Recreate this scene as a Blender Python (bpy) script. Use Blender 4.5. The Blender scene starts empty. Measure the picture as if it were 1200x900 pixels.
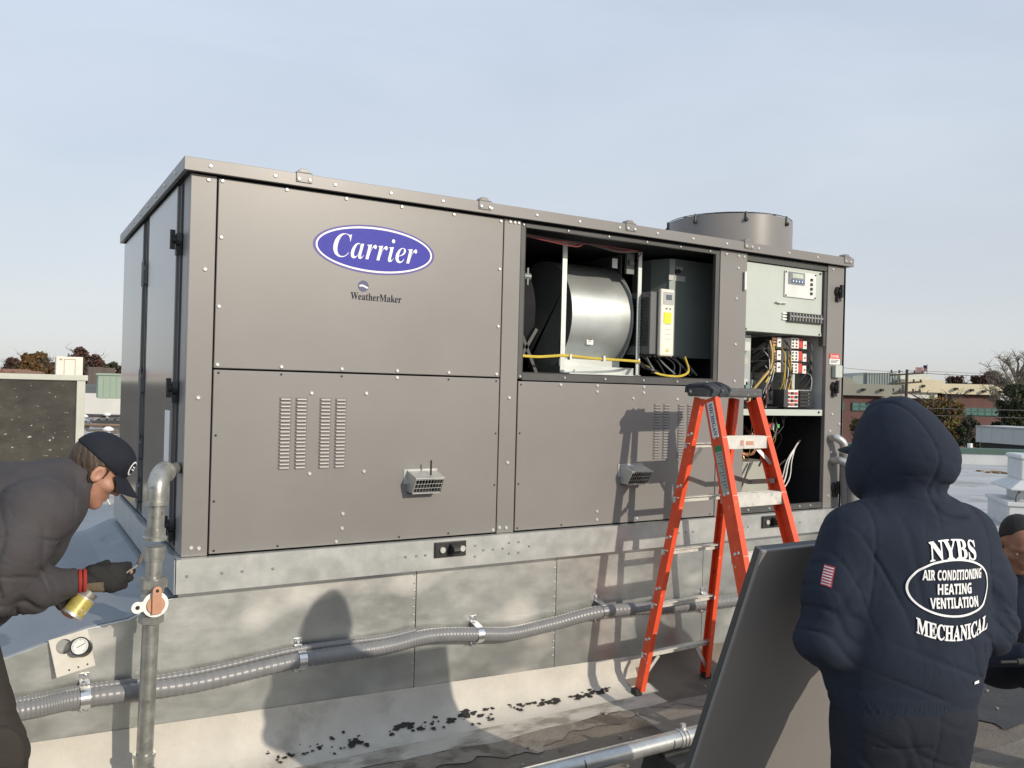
import bpy, bmesh, math, random
import numpy as np
from mathutils import Vector, Matrix
from mathutils.bvhtree import BVHTree
random.seed(7); np.random.seed(7)
R = math.radians
scene = bpy.context.scene
col = scene.collection

# ------------------------------------------------------------------ camera
LENS, FPX = 29.667, 988.9
EYE = Vector((-0.685, -3.984, 1.81))
LIFT = 0.105          # height of the unit's stand above the level the details were measured from
YAW, PITCH, ROLL = R(30.898), R(0.2014), R(1.4753)
fw = Vector((math.sin(YAW)*math.cos(PITCH), math.cos(YAW)*math.cos(PITCH), math.sin(PITCH)))
rt0 = Vector((math.cos(YAW), -math.sin(YAW), 0)); up0 = rt0.cross(fw)
rt = rt0*math.cos(ROLL) + up0*math.sin(ROLL); up = -rt0*math.sin(ROLL) + up0*math.cos(ROLL)
cd = bpy.data.cameras.new('camera'); cam = bpy.data.objects.new('camera', cd); col.objects.link(cam)
cam.matrix_world = Matrix(((rt.x, up.x, -fw.x, EYE.x), (rt.y, up.y, -fw.y, EYE.y), (rt.z, up.z, -fw.z, EYE.z), (0, 0, 0, 1)))
cd.sensor_width = 36; cd.lens = LENS; cd.clip_end = 5000; cd.clip_start = 0.05
scene.camera = cam

def at(px, py, d):
    """point seen at a spot of the photograph, d metres ahead of the lens"""
    return EYE + (fw + rt*((px-600)/FPX) - up*((py-450)/FPX))*d

# ------------------------------------------------------------------ light
sun_to = Vector((-0.31, 1.0, -0.41)).normalized()          # the way the light travels
EL = math.asin(-sun_to.z)
AZ = math.atan2(-sun_to.x, -sun_to.y)
world = bpy.data.worlds.new('World'); scene.world = world; world.use_nodes = True
nt = world.node_tree; nt.nodes.clear()
N = nt.nodes.new; L = nt.links.new
wo = N('ShaderNodeOutputWorld'); bg = N('ShaderNodeBackground'); bg.inputs['Strength'].default_value = 0.1
sky = N('ShaderNodeTexSky'); sky.sky_type = 'NISHITA'; sky.sun_disc = False
sky.sun_elevation = EL; sky.sun_rotation = AZ; sky.air_density = 1.0; sky.dust_density = 1.2; sky.ozone_density = 1.5
tc = N('ShaderNodeTexCoord'); mp = N('ShaderNodeMapping'); mp.inputs['Scale'].default_value = (1.0, 1.0, 3.2); mp.inputs['Rotation'].default_value = (0.25, 0.1, 0.5)
L(tc.outputs['Generated'], mp.inputs['Vector'])
n1 = N('ShaderNodeTexNoise'); n1.inputs['Scale'].default_value = 2.1; n1.inputs['Detail'].default_value = 6; n1.inputs['Roughness'].default_value = 0.5
n1.inputs['Distortion'].default_value = 0.5
L(mp.outputs['Vector'], n1.inputs['Vector'])
rr = N('ShaderNodeValToRGB'); rr.color_ramp.elements[0].position = 0.3; rr.color_ramp.elements[1].position = 0.75
rr.color_ramp.elements[0].color = (0.66, 0.66, 0.66, 1); rr.color_ramp.elements[1].color = (0.84, 0.84, 0.84, 1)
L(n1.outputs['Fac'], rr.inputs['Fac'])
# thin high haze: bluish overhead, paler and greyer towards the horizon
sep = N('ShaderNodeSeparateXYZ'); L(tc.outputs['Generated'], sep.inputs[0])
hz = N('ShaderNodeValToRGB')
hz.color_ramp.elements[0].position = 0.0; hz.color_ramp.elements[0].color = (7.9, 8.0, 8.15, 1)
hz.color_ramp.elements[1].position = 0.55; hz.color_ramp.elements[1].color = (7.6, 8.8, 10.6, 1)
L(sep.outputs['Z'], hz.inputs['Fac'])
mx = N('ShaderNodeMix'); mx.data_type = 'RGBA'
L(rr.outputs['Color'], mx.inputs['Factor']); L(sky.outputs['Color'], mx.inputs['A']); L(hz.outputs['Color'], mx.inputs['B'])
L(mx.outputs['Result'], bg.inputs['Color']); L(bg.outputs['Background'], wo.inputs['Surface'])
sd = bpy.data.lights.new('sun', 'SUN'); sun = bpy.data.objects.new('sun', sd); col.objects.link(sun)
sd.energy = 3.4; sd.angle = R(0.6); sd.color = (1.0, 0.90, 0.76)
sun.rotation_euler = sun_to.to_track_quat('-Z', 'Y').to_euler()
scene.view_settings.view_transform = 'Standard'; scene.view_settings.look = 'None'
scene.view_settings.exposure = 0.0; scene.view_settings.gamma = 1.0
scene.cycles.use_denoising = True
scene.cycles.max_bounces = 8

# ------------------------------------------------------------------ materials
def srgb(r, g, b):
    f = lambda c: (c/255/12.92) if c/255 <= 0.04045 else ((c/255+0.055)/1.055)**2.4
    return (f(r), f(g), f(b))
MATS = {}
def mat(name, base, rough=0.6, metal=0.0, var=0.12, scale=4.0, bump=0.0, bscale=60.0, dark=None, dark_at=0.6, dark_scale=3.0, dark_w=0.1,
        light=None, light_at=0.62, light_scale=2.0, light_w=0.12, stretch=(1, 1, 1), spec=0.5, rvar=0.0, emit=None, odet=8, orough=0.6):
    if name in MATS: return MATS[name]
    m = bpy.data.materials.new(name); m.use_nodes = True; t = m.node_tree
    p = t.nodes['Principled BSDF']; n = t.nodes.new; l = t.links.new
    p.inputs['Roughness'].default_value = rough; p.inputs['Metallic'].default_value = metal
    p.inputs['Specular IOR Level'].default_value = spec
    c = n('ShaderNodeTexCoord'); mpn = n('ShaderNodeMapping'); mpn.inputs['Scale'].default_value = stretch
    l(c.outputs['Object'], mpn.inputs['Vector'])
    a = n('ShaderNodeTexNoise'); a.inputs['Scale'].default_value = scale; a.inputs['Detail'].default_value = 7; a.inputs['Roughness'].default_value = 0.62
    l(mpn.outputs['Vector'], a.inputs['Vector'])
    r = n('ShaderNodeValToRGB'); r.color_ramp.elements[0].position = 0.3; r.color_ramp.elements[1].position = 0.7
    lo = [max(0, x*(1-var)) for x in base]; hi = [min(1, x*(1+var)) for x in base]
    r.color_ramp.elements[0].color = (*lo, 1); r.color_ramp.elements[1].color = (*hi, 1)
    l(a.outputs['Fac'], r.inputs['Fac']); out = r.outputs['Color']
    def over(colr, sc, pos, w, out):
        b = n('ShaderNodeTexNoise'); b.inputs['Scale'].default_value = sc; b.inputs['Detail'].default_value = odet; b.inputs['Roughness'].default_value = orough
        l(mpn.outputs['Vector'], b.inputs['Vector'])
        q = n('ShaderNodeValToRGB'); q.color_ramp.elements[0].position = pos; q.color_ramp.elements[1].position = min(1, pos+w)
        l(b.outputs['Fac'], q.inputs['Fac'])
        k = n('ShaderNodeMix'); k.data_type = 'RGBA'; l(q.outputs['Color'], k.inputs['Factor'])
        l(out, k.inputs['A']); k.inputs['B'].default_value = (*colr, 1)
        return k.outputs['Result']
    if dark: out = over(dark, dark_scale, dark_at, dark_w, out)
    if light: out = over(light, light_scale, light_at, light_w, out)
    l(out, p.inputs['Base Color'])
    if rvar:
        q = n('ShaderNodeMapRange'); q.inputs['To Min'].default_value = max(0.02, rough-rvar); q.inputs['To Max'].default_value = min(1, rough+rvar)
        l(a.outputs['Fac'], q.inputs['Value']); l(q.outputs['Result'], p.inputs['Roughness'])
    if bump:
        b = n('ShaderNodeTexNoise'); b.inputs['Scale'].default_value = bscale; b.inputs['Detail'].default_value = 5
        l(mpn.outputs['Vector'], b.inputs['Vector'])
        u = n('ShaderNodeBump'); u.inputs['Strength'].default_value = bump; u.inputs['Distance'].default_value = 0.01
        l(b.outputs['Fac'], u.inputs['Height']); l(u.outputs['Normal'], p.inputs['Normal'])
    if emit:
        p.inputs['Emission Color'].default_value = (*emit, 1); p.inputs['Emission Strength'].default_value = 1.0
    MATS[name] = m; return m

PAINT = mat('taupe paint', (0.214, 0.202, 0.190), 0.36, 0, 0.05, 1.6, 0.06, 2.2, rvar=0.07, dark=(0.184, 0.173, 0.162), dark_at=0.60, dark_scale=2.2, dark_w=0.25, orough=0.7)
PAINT2 = mat('taupe paint back', (0.222, 0.208, 0.195), 0.5, 0, 0.03, 2.0)
GASK = mat('dark frame', (0.06, 0.06, 0.058), 0.5, 0, 0.2, 6)
SEAM = mat('seam shadow gap', (0.012, 0.011, 0.01), 0.7)
GALV = mat('galvanised steel', (0.50, 0.51, 0.49), 0.36, 0.55, 0.13, 9, 0.05, 30, light=(0.62, 0.61, 0.57), light_at=0.55, light_scale=2.3, light_w=0.2, rvar=0.1)
CURBM = mat('galvanised curb sheet', (0.56, 0.575, 0.55), 0.36, 0.85, 0.10, 10, 0.025, 40, light=(0.84, 0.83, 0.78), light_at=0.56, light_scale=2.6, light_w=0.12, rvar=0.12, dark=(0.41, 0.425, 0.415), dark_at=0.52, dark_scale=1.5, dark_w=0.2, odet=2.5, orough=0.45, stretch=(0.7, 1, 1.25))  # pale blotches in the colour stand in for light reflected on the metal
PIPEM = mat('galvanised pipe', (0.36, 0.36, 0.33), 0.35, 0.65, 0.28, 14, 0.08, 60, dark=(0.17, 0.16, 0.13), dark_at=0.6, dark_scale=16, rvar=0.12)
SHINY = mat('bright zinc', (0.72, 0.72, 0.72), 0.2, 0.9, 0.1, 20)
SCREWM = mat('zinc screw', (0.66, 0.65, 0.61), 0.35, 0.5, 0.1, 30)
BLACK = mat('black iron', (0.02, 0.02, 0.02), 0.45, 0, 0.3, 12)
RUBBER = mat('black rubber', (0.025, 0.025, 0.025), 0.8, 0, 0.3, 12)
COPPER = mat('copper', (0.55, 0.27, 0.16), 0.4, 0.7, 0.15, 20)
ORANGE = mat('orange fibreglass', (0.76, 0.085, 0.028), 0.42, 0, 0.12, 12, 0.03, 80, light=(0.66, 0.50, 0.42), light_at=0.66, light_scale=24, light_w=0.03, dark=(0.30, 0.03, 0.015), dark_at=0.63, dark_scale=14, dark_w=0.1)
ALU = mat('worn aluminium step', (0.62, 0.60, 0.55), 0.5, 0.25, 0.16, 14, 0.08, 70, dark=(0.30, 0.27, 0.22), dark_at=0.6, dark_scale=12)
CAPM = mat('grey ladder top with paint spatter', (0.085, 0.085, 0.085), 0.6, 0, 0.2, 12, 0.08, 60, light=(0.72, 0.70, 0.66), light_at=0.585, light_scale=15, light_w=0.015)
WHITE = mat('white enamel', (0.78, 0.77, 0.73), 0.5, 0, 0.04, 8)
CREAM = mat('cream plastic', (0.74, 0.71, 0.62), 0.45, 0, 0.04, 8)
BLUEOV = mat('emblem blue', (0.038, 0.038, 0.33), 0.5, 0, 0.1, 30, light=(0.14, 0.14, 0.44), light_at=0.70, light_scale=26, light_w=0.1, spec=0.25)
BLUERIM = mat('emblem purple rim', (0.075, 0.055, 0.26), 0.5)
PRINT = mat('white print', (0.82, 0.82, 0.80), 0.55, 0, 0.05, 60)
INK = mat('dark ink', (0.03, 0.03, 0.045), 0.8, spec=0.15)
LABELRED = mat('label red', (0.62, 0.06, 0.05), 0.5)
YELLOW = mat('yellow label', (0.85, 0.75, 0.03), 0.5)
WIREY = mat('yellow wire', (0.60, 0.45, 0.06), 0.5, 0, 0.2, 20)
WIREB = mat('black wire', (0.02, 0.02, 0.022), 0.5)
WIREW = mat('white wire', (0.72, 0.70, 0.66), 0.5)
WIREO = mat('orange wire', (0.50, 0.17, 0.05), 0.5)
WIRER = mat('red wire', (0.20, 0.03, 0.025), 0.5)
BLOW = mat('galvanised blower sheet', (0.60, 0.63, 0.61), 0.36, 0.7, 0.08, 5, 0.02, 20, rvar=0.05)
INTER = mat('galvanised interior', (0.16, 0.18, 0.175), 0.5, 0.3, 0.2, 3)
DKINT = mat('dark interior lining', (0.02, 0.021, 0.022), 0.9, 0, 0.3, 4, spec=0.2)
BOXG = mat('grey green enclosure', (0.19, 0.22, 0.21), 0.45, 0, 0.08, 3)
BOXL = mat('pale grey green panel', (0.46, 0.50, 0.45), 0.5, 0, 0.05, 3)
GREYCOND = mat('grey conduit plastic', (0.20, 0.20, 0.202), 0.34, 0, 0.1, 14, 0.03, 60)
FLASH = mat('white coated flashing', (0.52, 0.49, 0.43), 0.8, 0, 0.1, 6, 0.25, 40, dark=(0.36, 0.33, 0.28), dark_at=0.58, dark_scale=3.2, dark_w=0.14)
TAR = mat('exposed tar', (0.018, 0.016, 0.014), 0.7, 0, 0.4, 12, 0.3, 40)

# ------------------------------------------------------------------ builders
class MB:
    def __init__(s): s.v = []; s.f = []; s.m = []
    def add(s, vs, fs, mi=0):
        b = len(s.v); s.v += [tuple(v) for v in vs]; s.f += [tuple(b+i for i in f) for f in fs]; s.m += [mi]*len(fs)
    def box(s, x0, x1, y0, y1, z0, z1, mi=0, M=None):
        v = [(x0,y0,z0),(x1,y0,z0),(x1,y1,z0),(x0,y1,z0),(x0,y0,z1),(x1,y0,z1),(x1,y1,z1),(x0,y1,z1)]
        if M is not None: v = [M @ Vector(q) for q in v]
        s.add(v, [(0,3,2,1),(4,5,6,7),(0,1,5,4),(1,2,6,5),(2,3,7,6),(3,0,4,7)], mi)
    def bar(s, a, b, w, h, up=(0,0,1), mi=0):
        a = Vector(a); b = Vector(b); d = (b-a).normalized(); u = Vector(up); r = d.cross(u)
        if r.length < 1e-4: r = d.cross(Vector((1,0,0)))
        r.normalize(); u = r.cross(d).normalized(); r *= w/2; u *= h/2
        v = [a-r-u, a+r-u, a+r+u, a-r+u, b-r-u, b+r-u, b+r+u, b-r+u]
        s.add(v, [(0,3,2,1),(4,5,6,7),(0,1,5,4),(1,2,6,5),(2,3,7,6),(3,0,4,7)], mi)
    def tube(s, pts, r, n=10, mi=0, caps=True):
        pts = [Vector(p) for p in pts]; rs = r if isinstance(r, (list, tuple)) else [r]*len(pts)
        t0 = (pts[1]-pts[0]).normalized(); u = t0.orthogonal().normalized(); base = len(s.v); k = len(pts)
        for i, p in enumerate(pts):
            t = (pts[min(i+1,k-1)]-pts[max(i-1,0)]).normalized()
            u = (u - t*u.dot(t)); u = u.normalized() if u.length > 1e-6 else t.orthogonal().normalized(); w = t.cross(u)
            for j in range(n):
                a = 2*math.pi*j/n; s.v.append(tuple(p + (u*math.cos(a)+w*math.sin(a))*rs[i]))
        for i in range(k-1):
            for j in range(n):
                a, b = base+i*n+j, base+i*n+(j+1) % n
                s.f.append((a, b, b+n, a+n)); s.m.append(mi)
        if caps:
            s.f.append(tuple(base+j for j in reversed(range(n)))); s.m.append(mi)
            s.f.append(tuple(base+(k-1)*n+j for j in range(n))); s.m.append(mi)
    def disc(s, c, nrm, r, n=20, mi=0, r2=None):
        c = Vector(c); nrm = Vector(nrm).normalized(); u = nrm.orthogonal().normalized(); w = nrm.cross(u)
        if r2 is None:
            s.add([c+(u*math.cos(2*math.pi*j/n)+w*math.sin(2*math.pi*j/n))*r for j in range(n)], [tuple(range(n))], mi)
        else:
            v = [c+(u*math.cos(2*math.pi*j/n)+w*math.sin(2*math.pi*j/n))*q for q in (r, r2) for j in range(n)]
            s.add(v, [(j, (j+1) % n, n+(j+1) % n, n+j) for j in range(n)], mi)
    def screw(s, c, nrm, r=0.009, h=0.006, mi=0):
        c = Vector(c); nrm = Vector(nrm).normalized()
        s.tube([c-nrm*0.002, c+nrm*0.002, c+nrm*h], [r*1.25, r*1.2, r*0.72], 8, mi)
    def prism(s, poly, axis, a0, a1, mi=0):
        """polygon of 2-D points extruded along an axis"""
        n = len(poly)
        def P(u, v, a): return {'x': (a, u, v), 'y': (u, a, v), 'z': (u, v, a)}[axis]
        v = [P(u, w, a0) for u, w in poly] + [P(u, w, a1) for u, w in poly]
        s.add(v, [tuple(range(n)), tuple(n+i for i in reversed(range(n)))] + [(i, n+i, n+(i+1) % n, (i+1) % n) for i in range(n)], mi)
    def build(s, name, mats, parent=None, loc=None, bevel=0.0, smooth=False, auto=35, fix=True):
        me = bpy.data.meshes.new(name); me.from_pydata(s.v, [], s.f)
        for m in (mats if isinstance(mats, (list, tuple)) else [mats]): me.materials.append(m)
        me.polygons.foreach_set('material_index', s.m)
        if fix or bevel:
            bm = bmesh.new(); bm.from_mesh(me)
            bmesh.ops.recalc_face_normals(bm, faces=bm.faces)
            if bevel:
                es = [e for e in bm.edges if len(e.link_faces) == 2 and e.calc_face_angle(0) > 0.5]
                bmesh.ops.bevel(bm, geom=es, offset=bevel, segments=2, affect='EDGES', profile=0.5)
            bm.to_mesh(me); bm.free()
        if smooth:
            me.polygons.foreach_set('use_smooth', [True]*len(me.polygons))
            try: me.set_sharp_from_angle(angle=R(auto))
            except Exception: pass
        me.update()
        o = bpy.data.objects.new(name, me); col.objects.link(o)
        if parent is not None:
            o.parent = parent
        if loc is not None: o.location = loc
        return o
def tag(o, label=None, cat=None, group=None, kind=None):
    if label: o['label'] = label
    if cat: o['category'] = cat
    if group: o['group'] = group
    if kind: o['kind'] = kind
    return o
def thing(name, label, cat, loc=(0,0,0), rz=0, group=None):
    o = bpy.data.objects.new(name, None); col.objects.link(o); o.empty_display_size = 0.1
    o.location = loc; o.rotation_euler = (0, 0, rz)
    return tag(o, label, cat, group)
def dup(o, parent, loc=None, rot=None):
    c = o.copy(); col.objects.link(c); c.parent = parent
    if loc is not None: c.location = loc
    if rot is not None: c.rotation_euler = rot
    return c
def smoothpath(pts, n=8):
    """Catmull-Rom through points"""
    P = [Vector(p) for p in pts]; P = [P[0]*2-P[1]] + P + [P[-1]*2-P[-2]]; out = []
    for i in range(1, len(P)-2):
        a, b, c, d = P[i-1:i+3]
        for k in range(n):
            t = k/n; out.append(0.5*((2*b)+(c-a)*t+(2*a-5*b+4*c-d)*t*t+(3*b-a-3*c+d)*t**3))
    out.append(P[-2]); return out

def fancy(txt, style):
    if style == 'plain': return txt
    U, l = {'bolditalic': (0x1D468, 0x1D482), 'bold': (0x1D400, 0x1D41A), 'sansbold': (0x1D5D4, 0x1D5EE)}[style]
    return ''.join(chr(U+ord(c)-65) if 'A' <= c <= 'Z' else chr(l+ord(c)-97) if 'a' <= c <= 'z' else c for c in txt)
def text_geo(txt, width, height, style='plain', offset=0.0, subdiv=0.0):
    """flat lettering fitted to width x height, centred on the origin: verts (u, v) and faces"""
    cu = bpy.data.curves.new('lettering', 'FONT'); cu.body = fancy(txt, style); cu.size = 1.0; cu.offset = offset; cu.resolution_u = 4
    o = bpy.data.objects.new('lettering', cu); col.objects.link(o)
    dg = bpy.context.evaluated_depsgraph_get(); dg.update()
    me = bpy.data.meshes.new_from_object(o.evaluated_get(dg))
    bpy.data.objects.remove(o); bpy.data.curves.remove(cu)
    bm = bmesh.new(); bm.from_mesh(me); bpy.data.meshes.remove(me)
    xs = [v.co.x for v in bm.verts]; ys = [v.co.y for v in bm.verts]
    sx = width/(max(xs)-min(xs)); sy = height/(max(ys)-min(ys)); cx = (max(xs)+min(xs))/2; cy = (max(ys)+min(ys))/2
    for v in bm.verts: v.co = ((v.co.x-cx)*sx, (v.co.y-cy)*sy, 0)
    if subdiv:
        bmesh.ops.triangulate(bm, faces=bm.faces)
        for _ in range(4):
            es = [e for e in bm.edges if e.calc_length() > subdiv]
            if not es: break
            bmesh.ops.subdivide_edges(bm, edges=es, cuts=1); bmesh.ops.triangulate(bm, faces=bm.faces)
    bm.verts.index_update()
    vs = [(v.co.x, v.co.y) for v in bm.verts]; fs = [tuple(v.index for v in f.verts) for f in bm.faces]
    bm.free(); return vs, fs
def front_text(mb, txt, cx, cz, w, h, y, style='plain', offset=0, mi=0, rot=0):
    vs, fs = text_geo(txt, w, h, style, offset); c, s = math.cos(rot), math.sin(rot)
    mb.add([(cx+u*c-v*s, y, cz+u*s+v*c) for u, v in vs], fs, mi)
def front_ellipse(mb, cx, cz, a, b, y, a2=None, b2=None, n=64, mi=0):
    if a2 is None:
        mb.add([(cx+a*math.cos(2*math.pi*j/n), y, cz+b*math.sin(2*math.pi*j/n)) for j in range(n)], [tuple(range(n))], mi)
    else:
        v = [(cx+p*math.cos(2*math.pi*j/n), y, cz+q*math.sin(2*math.pi*j/n)) for p, q in ((a, b), (a2, b2)) for j in range(n)]
        mb.add(v, [(j, (j+1) % n, n+(j+1) % n, n+j) for j in range(n)], mi)
# ================================================================== SETTING
def sheet(name, pts, z, m, kind='structure'):
    me = bpy.data.meshes.new(name); me.from_pydata([(x, y, z) for x, y in pts], [], [tuple(range(len(pts)))]); me.materials.append(m)
    o = bpy.data.objects.new(name, me); col.objects.link(o); o['kind'] = kind; return o
ASPH = mat('asphalt yard', (0.09, 0.088, 0.085), 0.9, 0, 0.2, 0.2)
# the ground far below the roof
sheet('ground', [(-3000,-3000),(3000,-3000),(3000,3000),(-3000,3000)], -6.0, mat('town ground', (0.10, 0.10, 0.08), 0.95, 0, 0.4, 0.03))
ROOFM = mat('grey roof membrane', (0.40, 0.405, 0.41), 0.75, 0, 0.10, 0.5, 0.1, 12, dark=(0.27, 0.27, 0.265), dark_at=0.57, dark_scale=0.5, light=(0.48, 0.48, 0.475), light_at=0.58, light_scale=0.35, light_w=0.2)
m = MB()
# roof slab, cut on the line of its far right edge
fr_, fl2 = Vector((math.sin(YAW), math.cos(YAW), 0)), Vector((math.cos(YAW), -math.sin(YAW), 0))
c0 = Vector((EYE.x, EYE.y, 0))
def gp_(right, ahead, z=0.0): q = c0 + fl2*right + fr_*ahead; return (q.x, q.y, z)
slab = [gp_(-40, -14), gp_(40, -14), gp_(40, 22.9), gp_(11.5, 23.9), gp_(7.5, 32.0), gp_(-3, 40), gp_(-40, 60)]
n = len(slab)
m.v = [tuple(v) for v in slab]+[(x, y, -6.0) for x, y, z in slab]
m.f = [tuple(range(n))]+[(i, n+i, n+(i+1) % n, (i+1) % n) for i in range(n)]; m.m = [0]*(n+1)
roof = m.build('roof', ROOFM); roof['kind'] = 'structure'
# lapped seams of the membrane
m = MB()
for k in range(14):
    a = 3.5+k*1.9; p = Vector(gp_(-2+a*0.1, a)); q = Vector(gp_(26, a+2.5)); m.bar((p.x, p.y, 0.004), (q.x, q.y, 0.004), 0.10, 0.012)
for k in range(8):
    a = 9+k*3.3; p = Vector(gp_(-30, a+3)); q = Vector(gp_(-3.0, a)); m.bar((p.x, p.y, 0.004), (q.x, q.y, 0.004), 0.10, 0.012)
o = m.build('membrane_seam', mat('seam strip', (0.31, 0.315, 0.32), 0.75, 0, 0.15, 2)); o['kind'] = 'stuff'
# old brown cap sheet in front of the unit, laid in rolls with lapped edges
BROWN = mat('weathered brown cap sheet', (0.165, 0.138, 0.11), 0.85, 0, 0.26, 1.3, 0.5, 55, dark=(0.055, 0.045, 0.036), dark_at=0.53, dark_scale=1.15, dark_w=0.16, light=(0.27, 0.25, 0.22), light_at=0.55, light_scale=1.7, light_w=0.2)
BROWN2 = mat('weathered grey cap sheet', (0.215, 0.19, 0.158), 0.85, 0, 0.2, 1.6, 0.5, 55, dark=(0.08, 0.068, 0.055), dark_at=0.55, dark_scale=1.5, dark_w=0.14, light=(0.32, 0.30, 0.27), light_at=0.6, light_scale=1.2, light_w=0.2)
def rolled(x0, x1, y0, y1, z, mt):
    me = []; nn = 24
    P = [(x0+(x1-x0)*i/nn, y0+random.uniform(-.012,.012)) for i in range(nn+1)]+[(x1-(x1-x0)*i/nn, y1+random.uniform(-.012,.012)) for i in range(nn+1)]
    m = MB(); k = len(P); m.v = [(x, y, z) for x, y in P]+[(x, y, 0.0) for x, y in P]; m.f = [tuple(range(k))]+[(i, (i+1) % k, k+(i+1) % k, k+i) for i in range(k)]; m.m = [0]*(k+1)
    o = m.build('cap_sheet', mt); o['kind'] = 'structure'
for i, (y0, y1) in enumerate(((-0.72, -0.10), (-1.55, -0.70), (-2.40, -1.53), (-3.3, -2.38), (-4.6, -3.28))):
    rolled(-3.0, 2.35+0.4*((i*7) % 3), y0, y1, 0.003+0.002*(i % 2), (BROWN, BROWN2)[(i*2) % 3 == 2]); rolled(2.36+0.4*((i*7) % 3), 8.6, y0, y1, 0.0035+0.002*((i+1) % 2), (BROWN2, BROWN)[i % 2 if i < 2 else 0])
# thin grey wash of coating spread on the roof along the skirt
m = MB(); P = [(-2.0+0.04*i, -0.262+0.006*math.sin(i)) for i in range(140)]+[(3.6-0.04*i, -0.37-0.06*math.sin(i*0.13+1)-0.03*math.sin(i*0.41)-0.02*math.sin(i*1.3)-random.uniform(0, .035)) for i in range(140)]
m.v = [(x, y, 0.008) for x, y in P]; m.f = [tuple(range(len(P)))]; m.m = [0]
o = m.build('coating_wash', mat('thin coating', (0.25, 0.222, 0.185), 0.85, 0, 0.25, 4, 0.5, 50, dark=(0.11, 0.09, 0.072), dark_at=0.48, dark_scale=4, dark_w=0.12), fix=False); o['kind'] = 'structure'
# wet dark patch round the small box at the right
m = MB(); P = [(5.0+(1.25+0.16*math.sin(5*a)+0.1*math.sin(11*a+1))*math.cos(a), -0.95+(0.62+0.08*math.sin(7*a))*math.sin(a)) for a in [2*math.pi*j/70 for j in range(70)]]
m.v = [(x, y, 0.011) for x, y in P]; m.f = [tuple(range(70))]; m.m = [0]
o = m.build('tar_patch', mat('tar patch', (0.028, 0.026, 0.024), 0.6, 0, 0.4, 5, 0.5, 40), fix=False); o['kind'] = 'structure'
# crumbs and debris on the roof
m = MB()
for k in range(160):
    x, y = random.uniform(-0.5, 5), random.uniform(-2.6, -0.15); s = random.uniform(0.003, 0.010)
    m.box(x-s, x+s, y-s*random.uniform(.4,1), y+s, 0.010, 0.013+s*0.8)
o = m.build('roof_grit', mat('grit', (0.25, 0.23, 0.20), 0.9, 0, 0.5, 40)); o['kind'] = 'stuff'

# ------------------------------------------------ things standing on the roof
def here(px, py, d):      # foot of a thing seen there
    return at(px, py, d)
# coil unit at the left edge
u = at(20, 445, 11.6); ub = Vector((u.x, u.y, 0))
coil = thing('coil_unit', 'old rooftop cooler with dusty dark mesh face in beige frame behind the stooping man', 'rooftop unit', ub, 0.02)
FRM = mat('weathered cream frame', (0.50, 0.50, 0.42), 0.6, 0, 0.08, 4, dark=(0.3,0.28,0.22), dark_at=0.66)
m = MB(); w0, w1, zt = -1.6, 0.82, 1.76
m.box(w0, w1, 0.0, 1.2, 0.15, zt-0.02); m.build('cabinet', FRM, coil)
m = MB(); m.box(w0-0.05, w1+0.05, -0.06, 1.25, zt-0.02, zt+0.06); m.box(w1-0.09, w1+0.02, -0.05, -0.002, 0.2, zt-0.021); m.box(w0, w1-0.09, -0.05, -0.002, 0.12, 0.22); m.build('face_frame', FRM, coil, bevel=0.01)
m = MB(); m.box(w0, w1-0.095, -0.02, -0.004, 0.222, zt-0.03)
m.build('mesh_face', mat('dusty coil face', (0.068, 0.060, 0.048), 0.9, 0, 0.35, 3.5, 0.6, 60, dark=(0.036, 0.032, 0.027), dark_at=0.46, dark_scale=1.6, dark_w=0.25, light=(0.50, 0.48, 0.42), light_at=0.655, light_scale=15, light_w=0.03, stretch=(0.85, 1, 1.3)), coil)
m = MB(); m.box(w0, w1, 0.0, 1.2, 0.0, 0.14); m.build('base', mat('wood sleeper', (0.3,0.24,0.14), 0.8), coil)
m = MB(); m.box(-1.4, -0.2, 0.1, 0.9, zt+0.062, zt+0.10); m.build('red_cover', mat('faded red sheet', (0.30, 0.06, 0.05), 0.7), coil)

# mushroom vent at the right edge
vp = at(1207, 606, 12.3); vent = thing('roof_vent', 'white roof exhaust vent with a wide hood on a boxed curb at the right edge', 'roof vent', (vp.x, vp.y, 0), -YAW-0.25)
VW = mat('weathered white metal', (0.52, 0.53, 0.53), 0.55, 0, 0.08, 3, dark=(0.33, 0.32, 0.30), dark_at=0.6, dark_scale=2.5)
m = MB(); m.box(-0.40, 0.62, -0.42, 0.60, 0.0, 0.30); m.build('curb_box', VW, vent, bevel=0.01)
m = MB(); m.box(-0.43, 0.65, -0.45, 0.63, 0.30, 0.36); m.build('curb_cap', VW, vent, bevel=0.008)
m = MB(); m.box(-0.20, 0.42, -0.22, 0.40, 0.36, 0.52); m.build('neck', VW, vent)
m = MB()
for z, r in ((0.52, 0.48), (0.54, 0.485), (0.66, 0.30)): m.v += [(0.11+sx*r, 0.09+sy*r, z) for sx, sy in ((-1,-1),(1,-1),(1,1),(-1,1))]
m.f += [(a*4+j, a*4+(j+1) % 4, a*4+4+(j+1) % 4, a*4+4+j) for a in range(2) for j in range(4)]+[(3,2,1,0),(8,9,10,11)]; m.m = [0]*10
m.build('hood', VW, vent, bevel=0.006)
m = MB(); m.box(-0.20, 0.42, -0.22, 0.40, 0.655, 0.95); m.build('fan_housing', VW, vent, bevel=0.02)
m = MB(); m.box(-0.225, 0.445, -0.245, 0.425, 0.95, 1.02); m.build('housing_cap', VW, vent, bevel=0.03)
m = MB(); m.box(0.06, 0.09, -0.235, -0.221, 0.72, 0.90); m.tube([(0.0, -0.22, 0.68), (0.0, -0.235, 0.68)], 0.03, 8); m.build('housing_latch', GASK, vent)
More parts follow.
